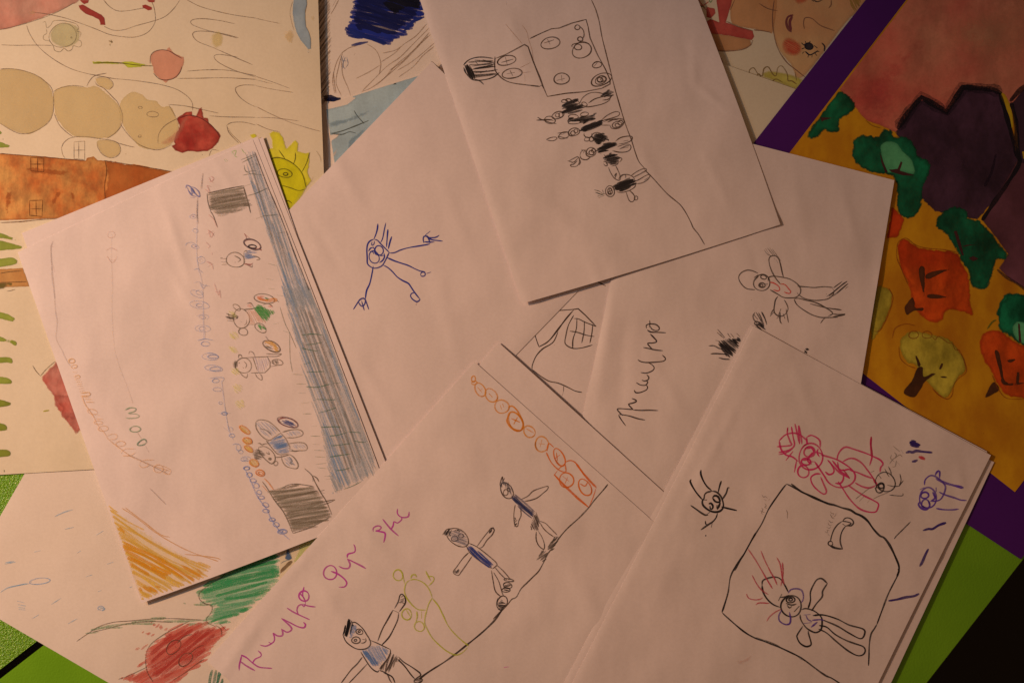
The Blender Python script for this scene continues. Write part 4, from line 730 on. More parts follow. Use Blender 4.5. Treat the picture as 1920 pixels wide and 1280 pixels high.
line(L1, 'bead_string', W5, (130, 122, 142), 1.8, """o600,478 26 16 0 1.8 ; o625,540 26 20 0 1.4 ; o660,592 28 18 0 1.3 ; 590,500 640,600 700,740 780,850 830,950 900,1050 1000,1140 ; o690,640 26 22 0 1.2 ; o715,700 22 20 10 1.2 ; o735,748 28 15 0 1.6 ; o775,815 30 18 20 1.5 ; o778,872 30 16 10 1.5 ; o835,952 28 15 0 1.6 ; o872,998 28 20 0 1.4 ; o930,1063 42 22 0 1.4 ; o915,1062 18 12 0 ; o945,1062 16 14 0""", alpha=.65, grain=.4)
line(L1, 'bead_string', W2, (96, 88, 128), 3, "95,122 118,130 ; 100,135 115,125 ; 118,400 140,405 ; 120,410 135,402", alpha=.6)
line(L1, 'bead_string', V6, (104, 96, 128), 1.9, "110,455 120,430 150,445 190,500 215,515 210,480 180,450 150,440 ; 130,470 160,500 150,450 175,490 165,450 ; 118,440 150,500 190,515 ; 145,520 180,525", alpha=.7)
hatch(L1, 'yellow_dots', W3, (204, 176, 76), 2.6, 40, 2.6, "@440,20 500,10 530,60 490,80 450,60; @440,150 490,150 520,195 490,205 450,180; @455,350 520,350 530,400 490,410; @480,500 540,500 560,550 520,570 480,540; @500,640 560,640 585,690 540,720 500,690; @430,-180 500,-170 510,-130 460,-120", alpha=.42, grain=.5)
og = (222, 148, 72)
hatch(L1, 'orange_dots', W3, og, 2.6, 45, 2.2, "@530,870 570,880 635,935 620,950 570,930; @560,1000 640,1000 650,1040 610,1050; @570,1060 620,1070 660,1110 630,1120 590,1100; @620,1190 700,1190 715,1230 690,1255 640,1230", alpha=.75, grain=.4)
line(L1, 'orange_dots', W5, (206, 118, 58), 2.2, "o583,125 55 24 35 1.5 ; o608,225 45 25 20 1.6 ; o620,300 44 22 30 1.4 ; o670,430 44 30 20 1.6 ; o725,522 42 26 20 1.8 ; o728,525 22 12 20 1.5 ; 760,570 800,610 830,650 850,680 ; 745,640 790,690", alpha=.7)
pk = (196, 132, 112)
line(L1, 'faint_pink_scribble', W2, pk, 2.2, "240,250 280,280 300,310 ; 230,290 290,260 ; 250,260 270,320 300,270 ; 220,360 260,400 240,420 ; 280,460 280,480 ; 230,540 280,570 290,620 ; 240,590 290,560 ; 250,110 300,160 330,230 ; 300,740 340,850 350,800 360,880 ; 310,820 350,820", alpha=.5)
line(L1, 'faint_pink_scribble', V6, pk, 2.2, "285,370 300,400 320,380 300,360 ; 255,460 290,480 270,430 ; 290,400 320,410 ; 270,430 300,440", alpha=.6)
line(L1, 'faint_line', V6, (140, 108, 90), 1.4, "238,340 230,460 ; 200,520 195,620 205,720", alpha=.6)
line(L1, 'faint_line', V5, (150, 112, 94), 1.6, "395,845 380,900 383,980 388,1060 398,1150 410,1280 ; 1520,340 1505,460 ; 1480,540 1475,700", alpha=.42)
line(L1, 'faint_pink_scribble', V5, (206, 142, 116), 1.5, "375,885 400,890 ; 385,1000 405,1080 ; o832,800 28 24 0 ; 790,920 830,900 880,920 ; 800,960 840,1010 880,960 ; 820,990 860,990", alpha=.35)
line(L1, 'faint_line', W1, (150, 116, 98), 1.5, "472,0 478,120 495,230 505,350 512,430 525,500 520,580 515,650 530,700 570,770 600,840 650,920", alpha=.3)
line(L1, 'faint_line', W1, (168, 132, 110), 1.2, "1028,-300 1025,-150 1028,0 1035,200 1030,400 1040,600 1055,760 1080,860 1120,980 1170,1100 1220,1250", alpha=.22)
line(L1, 'orange_bead_string', W1, (220, 152, 92), 1.9, """o660,868 26 20 0 1.1 ; o682,920 26 16 -10 ; 670,970 710,975 ; 680,1015 720,1000 735,1020 690,1030 ; 690,1040 740,1040 ; 700,1060 750,1060 ; 710,1085 755,1080 ; 710,1100 760,1100 ; 720,1125 770,1120 ; 730,1150 775,1140 ; 740,1165 820,1160 825,1185 750,1190 ; 750,1200 830,1205 ; 760,1220 850,1225 ; 790,1245 870,1250""", alpha=.6, grain=.4)
line(L1, 'orange_bead_string', W4, (220, 150, 96), 1.9, """740,10 820,15 ; 790,70 860,68 ; 750,0 780,80 820,140 860,200 900,280 960,350 1000,410 1100,490 1180,550 1250,590 1400,650 1560,700 ; o850,155 45 22 10 ; 850,180 920,190 ; 870,220 950,225 ; o905,255 40 16 5 ; o950,310 45 24 0 1.1 ; 980,380 1040,360 1080,375 1060,410 1010,410 ; o1110,450 46 22 -5 1.1 ; 1110,540 1150,500 1250,495 ; 1130,560 1200,560 1250,530
1280,640 1300,610 1360,600 1420,600 ; 1280,640 1310,670 1370,650 1350,620 ; o1460,680 44 34 0 1.1 ; 1490,650 1570,690 1560,730 1510,720 1540,690 ; 1500,690 1540,730""", alpha=.5, grain=.5)
line(L1, 'faint_line', W4, (150, 112, 94), 1.4, "1180,550 1260,585 1400,655 1540,725 ; 1340,470 1370,530 ; 1210,20 1220,80 ; 1265,345 1300,400 ; 1380,860 1450,930 1530,1010", alpha=.55)
line(L1, 'green_figures', W4, (142, 138, 100), 1.8, "1150,140 1200,118 1250,125 1240,150 1180,170 1250,175 1282,195 1250,212 1170,215 1160,205 ; o1245,315 50 26 0 1.05", alpha=.75, grain=.3)
line(L1, 'green_figures', W4, (112, 120, 88), 1.9, "1350,440 1340,412 1310,412 1270,445 1270,465 1320,460 1352,435", alpha=.85, grain=.3)

# ---------------------------------------------------------------- M1: handwriting, boys and orange caterpillar
MG = (164, 52, 104)
line(M1, 'handwriting', X1, MG, 2.8, """182,1190 184,1150 200,1085 ; 190,1125 230,1155 295,1192 ; 195,1080 235,1100 275,1135 320,1165 370,1172 415,1175 ; 275,1140 295,1110 335,1090 335,1070 315,1050
328,1010 370,1018 410,1000 430,980 430,950 420,925 ; 390,990 410,1000 ; 425,925 450,945 485,945 490,920 480,895 ; 485,900 520,920 550,905 545,880 480,822 ; 480,822 545,855 600,882 640,888 650,865 635,850
518,748 560,775 610,800 680,832 ; 600,795 590,765 600,735 625,725 640,740 650,715 ; 630,720 670,735 722,742 ; 650,715 640,680 605,640 ; o640,665 38 34 20 1.05 ; 640,600 630,650 640,690
o825,500 44 52 10 1.05 ; 830,490 880,510 925,545 942,575 925,600 885,602 ; 885,455 920,470 955,468 965,440 945,400 ; 950,405 1000,430 1040,450 1078,472 ; 945,395 950,370 985,360 1000,350 1000,320 990,300 ; 1128,212 1130,185 1160,170 1185,180 1170,200 1145,205 1175,210 1210,220 1212,250 1202,288
1195,122 1225,160 1260,200 1308,242 ; 1255,195 1270,165 1275,140 1300,150 1330,125 1325,110 ; 1300,50 1300,85 1330,110 1375,105 1382,70""", alpha=.9, grain=.25)
OC = (200, 108, 40)
line(M1, 'orange_caterpillar', X3, OC, 2.6, """o118,215 16 24 10 1.4 ; o125,245 22 14 0 ; o172,300 36 62 -30 1.1 ; 150,280 185,320 ; 165,310 190,290 ; o260,345 42 60 -30 1.1 ; 240,330 270,360 ; o345,435 54 56 -30 1.15 ; 330,420 345,460 ; 350,410 360,440 ; o565,635 40 52 -35 1.15 ; 540,610 600,645 ; o665,735 52 62 -20 1.2 ; 640,730 690,735 ; 665,700 650,760""", alpha=.75, grain=.4)
line(M1, 'orange_caterpillar', X3, (206, 96, 22), 3.2, "o455,555 54 80 -25 1.6 ; 395,440 430,432 470,470 500,530 515,580 500,625 ; 420,530 490,560 ; 470,520 440,575 ; 410,490 385,550 430,610 500,630", alpha=.88, grain=.3)
line(M1, 'orange_caterpillar', X3, (196, 80, 22), 2.6, """705,790 720,730 760,760 ; 700,800 740,880 800,940 855,955 850,890 ; o805,840 36 78 -28 1.15 ; 780,800 790,870 ; 770,850 810,820 ; 790,940 850,890 ; |790,945 765,980 810,1030 ; 850,880 890,865 930,880 970,930 1010,990 ; o862,1022 54 62 -25 1.15 ; 830,990 880,1030 ; 870,1000 850,1050 ; o1010,1080 44 72 -25 1.15 ; 970,1050 1010,1070 1030,1040""", alpha=.85, grain=.3)
line(M1, 'orange_caterpillar', X3, (196, 72, 16), 4, "|765,980 850,1070 950,1165 1040,1240 ; 940,890 990,960 1050,1030 1100,1080", alpha=.92, grain=.25)
line(M1, 'orange_caterpillar', X3, (190, 74, 22), 2.2, "|1100,1080 1075,1160 1040,1242 ; 225,155 245,158 265,175", alpha=.85)
line(M1, 'ground_line', X4, (62, 42, 30), 2.4, "1645,125 1600,180 1530,260 1480,325 1400,410 1300,500 1230,580 1190,640 1130,720 1090,800 1050,870 1000,920 960,960 900,1020 860,1090 820,1110 780,1160 730,1210 660,1280", alpha=.88)
line(M1, 'ground_line', X5, (44, 28, 20), 3.2, "1730,510 1660,610 1560,710 1460,795 1390,850 1290,930 1180,1010 1060,1085 980,1140 940,1175", alpha=.92, grain=.25)
line(M1, 'purple_dash', X5, MG, 2.6, "1742,1062 1792,1056", alpha=.9)
line(M1, 'ground_line', X4, (30, 20, 16), 2, "1640,125 1600,180")
SK = (70, 46, 34)
# boy at the upper right
b = line(M1, 'drawn_boy', X4, SK, 2.0, """o778,180 50 70 -25 1.1 ; 725,150 720,120 740,60 745,95 760,70 ; o768,195 20 26 0 1.1 ; o795,170 14 12 0 ; 760,150 790,160 ; 900,255 960,225 1000,185 1060,160 1130,142 1125,170 1090,200 1040,240 980,262 930,270 ; 850,300 840,360 838,420 850,480 870,485 880,440 900,390 895,330
1060,440 1110,460 1150,500 1210,560 ; 1060,450 1090,500 1130,540 1180,575 ; 1030,530 1030,600 1055,655 1095,680 1100,640 1080,580 1050,530 ; 1185,575 1220,575""", alpha=.85)
hatch(M1, 'blue_shirt', X4, (44, 40, 58), 3, 40, 2, "|@815,235 850,215 900,255 1025,365 990,415 960,395 880,320", alpha=.85, grain=.25, parent=b, jit=1, smooth=False)
hatch(M1, 'black_shorts', X4, (64, 44, 34), 2.6, 65, 2.2, "|@1005,400 1030,365 1065,440 1045,525 975,515 990,450", alpha=.85, grain=.3, parent=b, smooth=False)
hatch(M1, 'black_shoes', X4, (62, 44, 32), 2.8, -40, 2.2, "|@1120,670 1180,575 1225,580 1190,650 1140,700; @1035,770 1080,690 1140,700 1100,785; @840,480 850,400 870,430 870,490", alpha=.75, grain=.35, parent=b, jit=3, smooth=False)
hatch(M1, 'grey_hair', X4, (74, 60, 58), 2.2, 75, 2.2, "|@715,155 735,70 750,100 790,105 820,150 830,215 800,200 790,160 750,130 725,160", alpha=.75, grain=.35, parent=b, smooth=False)
# boy in the middle
b = line(M1, 'drawn_boy', X4, SK, 2.0, """o358,580 100 68 30 1.05 ; 240,550 265,510 320,505 ; o330,590 28 22 0 1.1 ; o385,565 20 18 0 ; 350,600 400,600 ; 520,660 570,590 610,540 645,500 670,515 650,560 610,600 570,660 540,672 ; 450,710 400,760 350,830 318,878 360,905 390,870 440,800 480,740
455,630 520,660 600,720 690,800 680,830 650,850 ; 430,650 460,710 530,770 600,820 650,845 ; 690,815 750,870 810,940 ; 675,835 730,900 780,945 ; 645,860 660,950 680,1040 730,1090 ; 665,880 710,960 740,1060 760,1090 ; o740,1130 42 50 10 1.3 ; 640,505 660,495 670,515""", alpha=.85)
hatch(M1, 'blue_shirt', X4, (44, 46, 84), 3, 42, 2, "|@440,665 470,655 560,720 660,810 640,845 560,780 480,720", alpha=.85, grain=.25, parent=b, jit=1, smooth=False)
hatch(M1, 'grey_face', X4, (98, 82, 82), 2.2, 20, 2.6, "|@270,540 330,510 400,530 445,600 430,650 380,650 310,610", alpha=.5, grain=.4, parent=b, smooth=False)
hatch(M1, 'black_hair', X4, (42, 30, 26), 2.8, -60, 2.2, "|@230,555 265,505 310,510 290,580; @320,510 370,505 380,540 340,530; @325,870 370,840 380,860 350,895; @620,540 655,495 665,515 635,560", alpha=.85, grain=.25, parent=b, jit=2.5, smooth=False)
hatch(M1, 'black_shoes', X4, (50, 34, 28), 2.4, 5, 2.4, "|@780,940 845,965 810,1000 800,1050 735,1030 760,990; @700,1200 700,1130 750,1100 770,1150 740,1200", alpha=.8, grain=.3, parent=b, jit=3, smooth=False)
line(M1, 'black_shoes', X4, (44, 30, 24), 2, "o795,945 40 12 10 ; o785,990 36 24 20 1.3 ; o770,1030 36 18 0 1.4 ; 700,1100 690,1160 720,1200 770,1150", parent=b)
# boy at the lower left
b = line(M1, 'drawn_boy', X5, (48, 32, 24), 2.2, """300,635 340,640 400,690 440,750 470,800 478,840 455,875 400,892 340,885 280,850 240,810 215,750 ; o340,805 42 30 8 1.1 ; o335,805 12 10 0 1.3 ; o372,725 34 24 10 1.1 ; o370,722 10 10 0 1.3 ; 400,795 425,800 ; 430,785 435,810 415,830 385,832
|460,800 535,830 660,890 ; 385,915 430,990 470,1050 510,1090 545,1105 555,1090 ; 665,890 665,930 640,980 600,1030 560,1080 ; 545,815 590,700 640,610 690,520 ; |690,520 745,545 ; 745,545 735,610 700,690 650,780 580,855 ; 705,505 740,440 755,385 775,368 805,400 808,450 780,495 750,535
400,965 350,1030 290,1090 200,1210 ; |450,1025 370,1110 270,1215 ; 740,960 790,1010 870,1060 945,1115 950,1140 920,1160 890,1185 ; 735,985 800,1050 860,1130 900,1175 ; 560,1090 630,1120 660,1180 680,1210 ; 600,1110 680,1150 710,1210 ; 900,1170 890,1200 940,1210 970,1180 940,1160""", alpha=.9, grain=.25)
hatch(M1, 'black_hair', X5, (20, 14, 14), 3.4, 105, 2, "|@215,750 230,690 270,610 300,620 315,660 285,720 260,790 240,760", alpha=.95, grain=.15, parent=b, jit=2, smooth=False)
hatch(M1, 'blue_shirt', X5, (98, 106, 120), 3, 60, 2.4, "|@400,910 470,860 540,850 650,895 620,990 560,1040 510,1050 430,960", alpha=.55, grain=.45, parent=b, smooth=False)
hatch(M1, 'blue_shirt', X5, (82, 96, 116), 3.5, 55, 2.6, "|@400,910 440,910 560,1020 540,1055 500,1045 440,970; @300,680 340,660 350,690 300,780 280,790", alpha=.6, grain=.4, parent=b, smooth=False)
hatch(M1, 'black_shorts', X5, (62, 42, 32), 2.4, 110, 2.2, "|@670,920 720,950 770,1000 710,1020 660,1110 600,1110 560,1080 640,980", alpha=.75, grain=.35, parent=b, jit=3, smooth=False)
hatch(M1, 'black_shoes', X5, (50, 34, 26), 2.4, -30, 2.4, "|@745,450 775,380 800,410 790,460; @890,1190 930,1160 970,1175 940,1215", alpha=.65, grain=.35, parent=b, smooth=False)
line(M1, 'yellow_creature', X5, (158, 136, 34), 2.4, """o738,190 46 50 10 1.1 ; 775,170 790,220 800,270 ; 850,235 900,230 960,250 1010,290 1045,350 1060,400 ; 850,235 815,265 800,320 805,370 830,420 880,480 930,515 1000,520 ; 860,220 870,190 900,185 915,210 ; 1000,150 1020,190 1045,240 ; 1020,200 1070,205 1075,240 1030,290
1060,405 1030,460 1005,540 990,620 1000,670 1060,780 1150,870 1220,920 1290,945 1350,920 1400,870 ; 1060,405 1120,480 1170,580 1220,680 1300,770 1370,830 1410,860 ; 915,530 920,580 905,640 ; o940,675 48 45 10 1.1 ; 960,530 960,600 ; o820,560 46 52 15 1.1 ; 810,510 860,590""", alpha=.75, grain=.35)

# ---------------------------------------------------------------- R1: family drawing
BK = (30, 20, 16); RD = (148, 28, 54); PU = (62, 30, 76)
line(R1, 'drawn_spider_figure', Y3, BK, 3, """348,130 345,180 375,260 420,330 475,378 ; 232,245 218,265 240,320 290,400 365,490 ; 592,262 570,330 552,410 ; 690,348 670,345 650,410 600,490 ; 222,555 280,595 350,645 400,672 435,670 ; 410,670 455,635 ; 590,572 660,590 780,618 ; 545,650 530,700 490,750 430,790 345,850 ; 470,820 482,770
365,490 420,490""", alpha=.95, grain=.15)
line(R1, 'drawn_spider_figure', Y3, BK, 3.6, "480,385 530,395 580,440 610,510 615,570 590,615 540,635 480,630 420,600 370,550 365,500 385,470 390,430 420,400 480,385 ; 485,465 510,440 550,450 575,500 560,518 520,510 485,465 ; 440,540 465,530 490,560 485,595 460,598 455,560 ; 580,520 560,570 540,605 ; 540,550 535,590", alpha=.95, grain=.15)
line(R1, 'drawn_spider_figure', Y3, BK, 2.6, "400,912 410,925 ; 408,910 402,928 ; 400,740 405,780 440,795", alpha=.9)
# black outlined room
line(R1, 'outlined_room', Y3, BK, 2.6, "1375,300 1340,340 1260,450 1160,600 1080,770 1000,900 940,1000 880,1110 800,1250 750,1340", alpha=.92, grain=.2)
line(R1, 'outlined_room', Y7, BK, 4, "-120,45 0,140 100,190 220,245 310,285 390,315 460,330 560,365 670,395 740,440 820,475 900,540 980,650 1060,735 1120,765 1180,840 1230,930 1280,1040 1315,1130 1318,1200 1290,1290", alpha=.95, grain=.15)
line(R1, 'outlined_room', Y3, BK, 3, "1375,300 1420,320 1520,375 1640,435 1740,485 1880,540", alpha=.95, grain=.2)
line(R1, 'outlined_room', Y4, BK, 2.8, """350,-10 260,160 185,270 135,370 115,500 80,620 62,672 ; 62,672 100,710 240,830 340,890 450,930 540,965 700,1040 760,1075 860,1150 950,1215 1000,1235 1070,1280 1120,1320
1570,300 1575,340 1490,510 1440,640 1390,775 ; 1390,775 1370,810 1340,860 1325,950 1322,1050 1318,1130""", alpha=.92, grain=.25)
line(R1, 'outlined_room', Y4, BK, 4.4, "350,890 460,930 560,970 ; 700,1040 780,1090 ; 920,1190 980,1225", alpha=.7, grain=.55)
# red figure
rf = line(R1, 'red_figure', Y2, RD, 3, """o366,438 106 108 -10 1.1 ; o355,395 48 44 0 1.1 ; o325,480 38 30 0 1.1 ; 330,270 375,255 440,295 448,360 ; 330,270 335,320 350,330 ; 95,300 150,250 220,235 280,255 335,300 ; 95,300 110,370 150,420 210,440 260,480 ; 170,185 165,240 190,310 195,340 75,352 ; 200,180 215,270 225,340 180,380 90,402
230,155 250,240 270,330 ; 265,170 280,250 290,330 ; 260,170 270,330 ; 90,420 150,405 210,370 ; 152,470 215,390 ; 245,470 225,572 ; o302,565 50 50 0 1.05 ; 380,400 340,470 375,500 ; 400,400 440,405 480,425
400,480 440,540 480,600 520,660 580,695 640,700 700,680 740,640 745,590 710,540 640,490 570,455 450,420 ; 490,565 520,590 555,580 565,550 540,500 510,465 ; 450,610 480,680 500,730 490,755 460,750 400,700 370,650 370,610 410,585 450,585
510,465 560,520 620,580 700,620 ; 550,470 620,550 690,545 715,550 ; 595,480 610,550 660,590 700,625 ; 575,665 620,665 645,630 645,590 ; 590,470 600,420 630,375 670,355 740,375 830,405 900,435 960,465 985,500 965,530 960,570
885,265 880,330 890,400 890,445 870,515 ; 640,480 690,455 740,455 800,490 850,550 900,620 940,680 ; 700,555 760,570 830,600 900,625 ; 745,660 800,690 860,705 900,695 925,680 ; 600,650 640,710 700,800 780,880 860,910 920,910 940,880 945,840 900,810 820,770 740,720 685,680 ; 400,480 360,480
330,370 370,360 390,400 340,440 ; 430,370 420,400 440,440 ; 300,470 350,460 370,490""", alpha=.88, grain=.25)
line(R1, 'red_figure', Y2, (130, 24, 40), 4, "885,265 882,350 890,440 ; 900,620 935,685 ; 640,545 700,620 ; 165,190 170,220", alpha=.85, parent=rf)
# black small figure, pencil scribbles
line(R1, 'small_black_figure', Y2, BK, 2, """o1005,655 85 82 0 1.05 ; 1000,540 1025,590 1040,610 ; 1030,520 1050,560 1060,600 ; 1130,585 1140,640 1125,685 1160,640 ; 1020,680 1080,692 1130,688 ; 1040,765 1110,772 1155,770 1155,750 ; 880,570 910,560 ; 945,590 970,625""", alpha=.85)
line(R1, 'small_black_figure', Y2, BK, 3, "o960,705 34 42 25 1.2 ; o970,690 22 20 0 1.3 ; 915,700 930,735 ; 945,700 960,720", alpha=.9)
line(R1, 'faint_pencil_note', Y2, (84, 62, 46), 1.8, "1070,345 1100,370 1130,395 ; 1150,440 1130,420 1100,440 1070,460 1040,500 ; 1080,400 1100,420 1090,450 ; 1060,420 1050,450 1080,480 ; 1100,470 1090,520 1065,525 ; 1100,480 1130,510 ; 1140,380 1160,410 ; 900,690 850,720 800,760 750,800 ; 820,780 780,820 ; 870,810 850,830 ; 900,800 960,770 1040,740 ; 990,715 940,760", alpha=.55)
line(R1, 'faint_pencil_note', Y3, (94, 68, 52), 1.8, "1080,430 1095,455 1120,450 1145,470 ; 1170,480 1160,495 ; 1100,480 1130,500 ; 1110,530 1130,560 1110,580 1140,590 ; 1050,620 1080,625 1070,650 1095,660 ; 1070,590 1090,600 1080,630 1110,640 ; 1370,610 1385,650 1380,720", alpha=.6)
line(R1, 'faint_pencil_note', Y7, (90, 66, 50), 1.6, "400,410 420,440 450,440 430,470 ; 480,435 470,470 440,490 ; 400,450 430,500 460,510 ; 380,530 410,560 440,555 ; 370,560 390,600 420,590 ; 350,620 390,640 410,610 ; 330,680 370,700 360,660 390,670 ; 370,710 390,740", alpha=.6)
line(R1, 'small_horn', Y7, BK, 2.5, "570,540 600,505 650,500 700,530 712,570 680,605 640,608 ; 560,545 620,550 680,572 640,600 600,610 ; 565,580 600,600 ; 560,545 500,590 450,660 420,740 405,810 ; 605,612 570,660 545,720 535,800 545,860 568,915 ; o405,840 32 28 20 1.05", alpha=.92, grain=.2)
line(R1, 'small_horn', Y7, BK, 4, "400,870 470,900 568,915", alpha=.9)
# purple figure, dashes
line(R1, 'purple_figure', Y2, PU, 3, """o1370,790 68 92 0 1.1 ; o1343,768 34 26 0 1.1 ; o1350,845 36 40 0 1.2 ; 1300,820 1290,850 1320,885 1360,890 1385,860 ; 1340,680 1345,640 1370,610 1400,598 1440,610 1480,640 1515,680 1520,710 1505,760 1480,800 1450,815 1400,820 ; 1440,700 1440,740 ; 1430,600 1450,565 1470,565 1470,620
1465,740 1520,765 1600,790 1650,808 1702,812 ; 1440,880 1500,890 1580,892 1635,885 ; 1410,740 1430,790 1390,820 ; 1300,720 1340,700""", alpha=.88, grain=.25)
line(R1, 'purple_figure', Y2, PU, 5, "1435,622 1500,655 1560,675 1620,690 1675,705", alpha=.92)
line(R1, 'purple_dash', Y2, (44, 22, 56), 5, "1180,405 1210,395 1240,400 1270,388 1330,395 1408,402 ; 1232,480 1260,475 1282,465", alpha=.95, grain=.2)
hatch(R1, 'purple_dash', Y2, (36, 18, 50), 5, 15, 2.4, "@1215,320 1240,300 1270,315 1308,325 1295,350 1245,345", alpha=.95, grain=.1)
line(R1, 'red_dash', Y2, (136, 18, 26), 7, "1290,438 1320,448 1345,460", alpha=.95, grain=.15)
line(R1, 'purple_dash', Y5, (40, 20, 52), 4.4, "333,548 360,540 380,540 410,522 445,510 ; 360,635 345,665 330,700 318,720 ; 168,885 210,878 250,868 290,862 316,850", alpha=.95, grain=.15)
line(R1, 'black_dash', Y5, BK, 2.4, "275,505 240,540 205,575 196,588", alpha=.9)
# the figure inside the room
line(R1, 'drawn_girl', Y4, BK, 2.8, """405,440 410,405 440,385 510,370 560,385 600,440 630,500 ; 405,440 415,500 450,560 500,605 560,630 ; o655,620 92 86 30 1.05 ; 545,575 575,515 ; 555,545 600,540 640,525 ; o650,565 36 26 0 1.2 ; o650,563 15 12 0 1.5 ; 610,595 660,610 700,600 ; 620,610 640,635 660,620 ; 725,618 680,668
745,650 780,640 850,660 910,710 920,760 910,820 870,845 830,835 780,800 740,740 730,690 ; 800,640 820,570 820,500 850,430 880,390 920,385 965,425 ; 965,425 925,490 920,540 870,600 830,660 ; 755,790 710,860 705,885 730,935 780,965 820,955 825,930 805,860 800,830
840,700 930,695 1050,730 1150,780 1270,815 1285,855 1250,898 1150,850 1050,790 920,735 ; 895,785 960,800 1030,860 1120,910 1200,940 1270,965 1290,1000 1270,1035 1220,1042 1140,1000 1040,920 960,850 890,815""", alpha=.93, grain=.2)
line(R1, 'drawn_girl', Y4, PU, 2.8, "630,510 650,480 700,470 745,485 760,530 755,570 740,590 ; 575,650 550,700 555,745 600,775 640,770 650,730 640,670 ; 760,695 820,690 ; 780,695 800,735 835,750 ; 760,768 830,760 ; 835,740 900,735 940,740 ; 880,755 850,780 825,800", alpha=.85)
line(R1, 'red_hair_strokes', Y4, (140, 40, 44), 2.4, "285,130 340,210 400,310 440,380 495,470 ; 395,145 430,230 480,330 510,380 535,440 ; 530,200 560,260 575,350 595,440 ; 580,245 585,350 565,450 ; 320,355 360,430 400,480 460,522 ; 272,515 290,550 340,565 390,560 410,545 ; 350,610 380,592 470,595 ; 445,750 470,710 520,670 570,645", alpha=.82)
fill(R1, 'pink_smudge', Y4, (150, 92, 70), (146, 98, 74), "@190,1090 260,1070 330,1020 300,1080 220,1120", alpha=.4, soft=6, wob=1)

# ---------------------------------------------------------------- F: face drawing
fill(F, 'face', V4, (124, 76, 44), (136, 86, 52), "@470,-60 1100,-60 900,120 640,445 560,370 490,280 460,180 462,80", alpha=.75, soft=3, wob=1, scale=30, sp=7)
fill(F, 'skin', V4, (120, 72, 40), (132, 82, 48), "@240,-60 470,-60 465,180 440,190 345,170 250,150 215,110; @80,195 200,205 345,235 320,275 250,295 130,296 90,260", alpha=.8, soft=2, wob=1, scale=30, sp=7)
fill(F, 'red_dress', V4, (104, 28, 22), (122, 44, 34), "|@125,-60 240,-60 220,30 190,130 260,155 345,180 355,215 340,235 200,208 90,195 70,130 100,110 150,130; @75,40 125,50 130,80 100,110 75,100", alpha=.92, soft=1.5, wob=.6, scale=90, smooth=False)
fill(F, 'red_cheek', V4, (128, 46, 26), (132, 66, 40), "@520,230 560,215 620,250 635,290 600,330 540,320 510,280; @580,-20 680,-20 650,20 600,25", alpha=.75, soft=8, wob=1)
hatch(F, 'red_cheek', V4, (122, 36, 22), 2, 30, 3, "@530,240 600,250 620,300 560,310", alpha=.5)
line(F, 'pencil_outline', V4, (74, 44, 30), 2, "470,0 460,90 465,180 490,280 540,360 600,410 650,450 ; 350,175 400,180 450,190 ; 345,235 330,265 280,290 200,298 130,296 ; 380,20 430,50 490,65 ; 400,35 440,55 ; 820,180 740,150 690,110 650,105 640,135 645,170 ; 800,0 800,30 785,50 ; 215,60 240,0 ; 190,125 260,155 345,180", alpha=.8)
line(F, 'eyebrow', V4, (66, 26, 26), 4.5, "580,88 550,100 540,130 550,165 570,188 ; 575,95 560,130 568,180", alpha=.92, grain=.15)
line(F, 'eye', V4, (22, 16, 18), 3, "o672,270 22 18 0 1.8 ; 650,300 675,320 700,310 725,295 ; 640,265 655,255 680,250 ; 645,300 632,312 ; 670,318 665,335 ; 690,320 688,335 ; 705,310 718,325 ; 720,300 732,302 ; 640,262 628,250 ; 655,255 650,240 ; 675,250 678,240 ; 645,280 630,285 ; 700,265 720,280 ; 745,250 762,270 760,300", alpha=.95, grain=.1)
line(F, 'eye', V4, (24, 18, 18), 2.6, "695,0 720,12 750,0 ; 685,0 700,10", alpha=.9)
fill(F, 'eye', V4, (20, 14, 16), (28, 20, 20), "@650,262 672,250 695,262 692,285 670,292 652,282", alpha=.95, soft=1, wob=.3, sp=2)
fill(F, 'blonde_hair', V4, (116, 90, 20), (132, 108, 40), "@330,400 380,430 440,410 520,420 590,440 640,470 600,520 480,480 380,440", alpha=.7, soft=5, wob=1)
line(F, 'blonde_hair', V4, (84, 56, 26), 2, "330,440 325,410 350,395 375,430 400,440 410,400 435,390 460,430 480,440 490,395 515,385 545,430 550,470 570,470 600,490 ; 360,450 380,430 395,455 ; 450,480 480,460 520,480 ; 590,420 600,470", alpha=.8)
hatch(F, 'blonde_hair', V4, (88, 60, 24), 3, 60, 3, "|@900,-60 1010,-60 940,80 920,50", alpha=.8, smooth=False)
line(F, 'red_bow', V4, (112, 40, 34), 2.6, "10,20 50,35 90,10 ; 30,0 55,35 75,60 ; 20,40 60,40", alpha=.8)
line(F, 'red_bow', V4, (34, 70, 36), 2.6, "40,35 70,45 ; 90,0 100,15 110,0", alpha=.85)
hatch(F, 'hatched_shadow_strip', V4, (96, 44, 28), 3.5, 60, 3, "|@-80,-60 0,0 60,140 110,260 180,370 120,345 40,180 -30,0", alpha=.8, smooth=False)  # shadow of the pencil people sheet along here, hatched on in brown

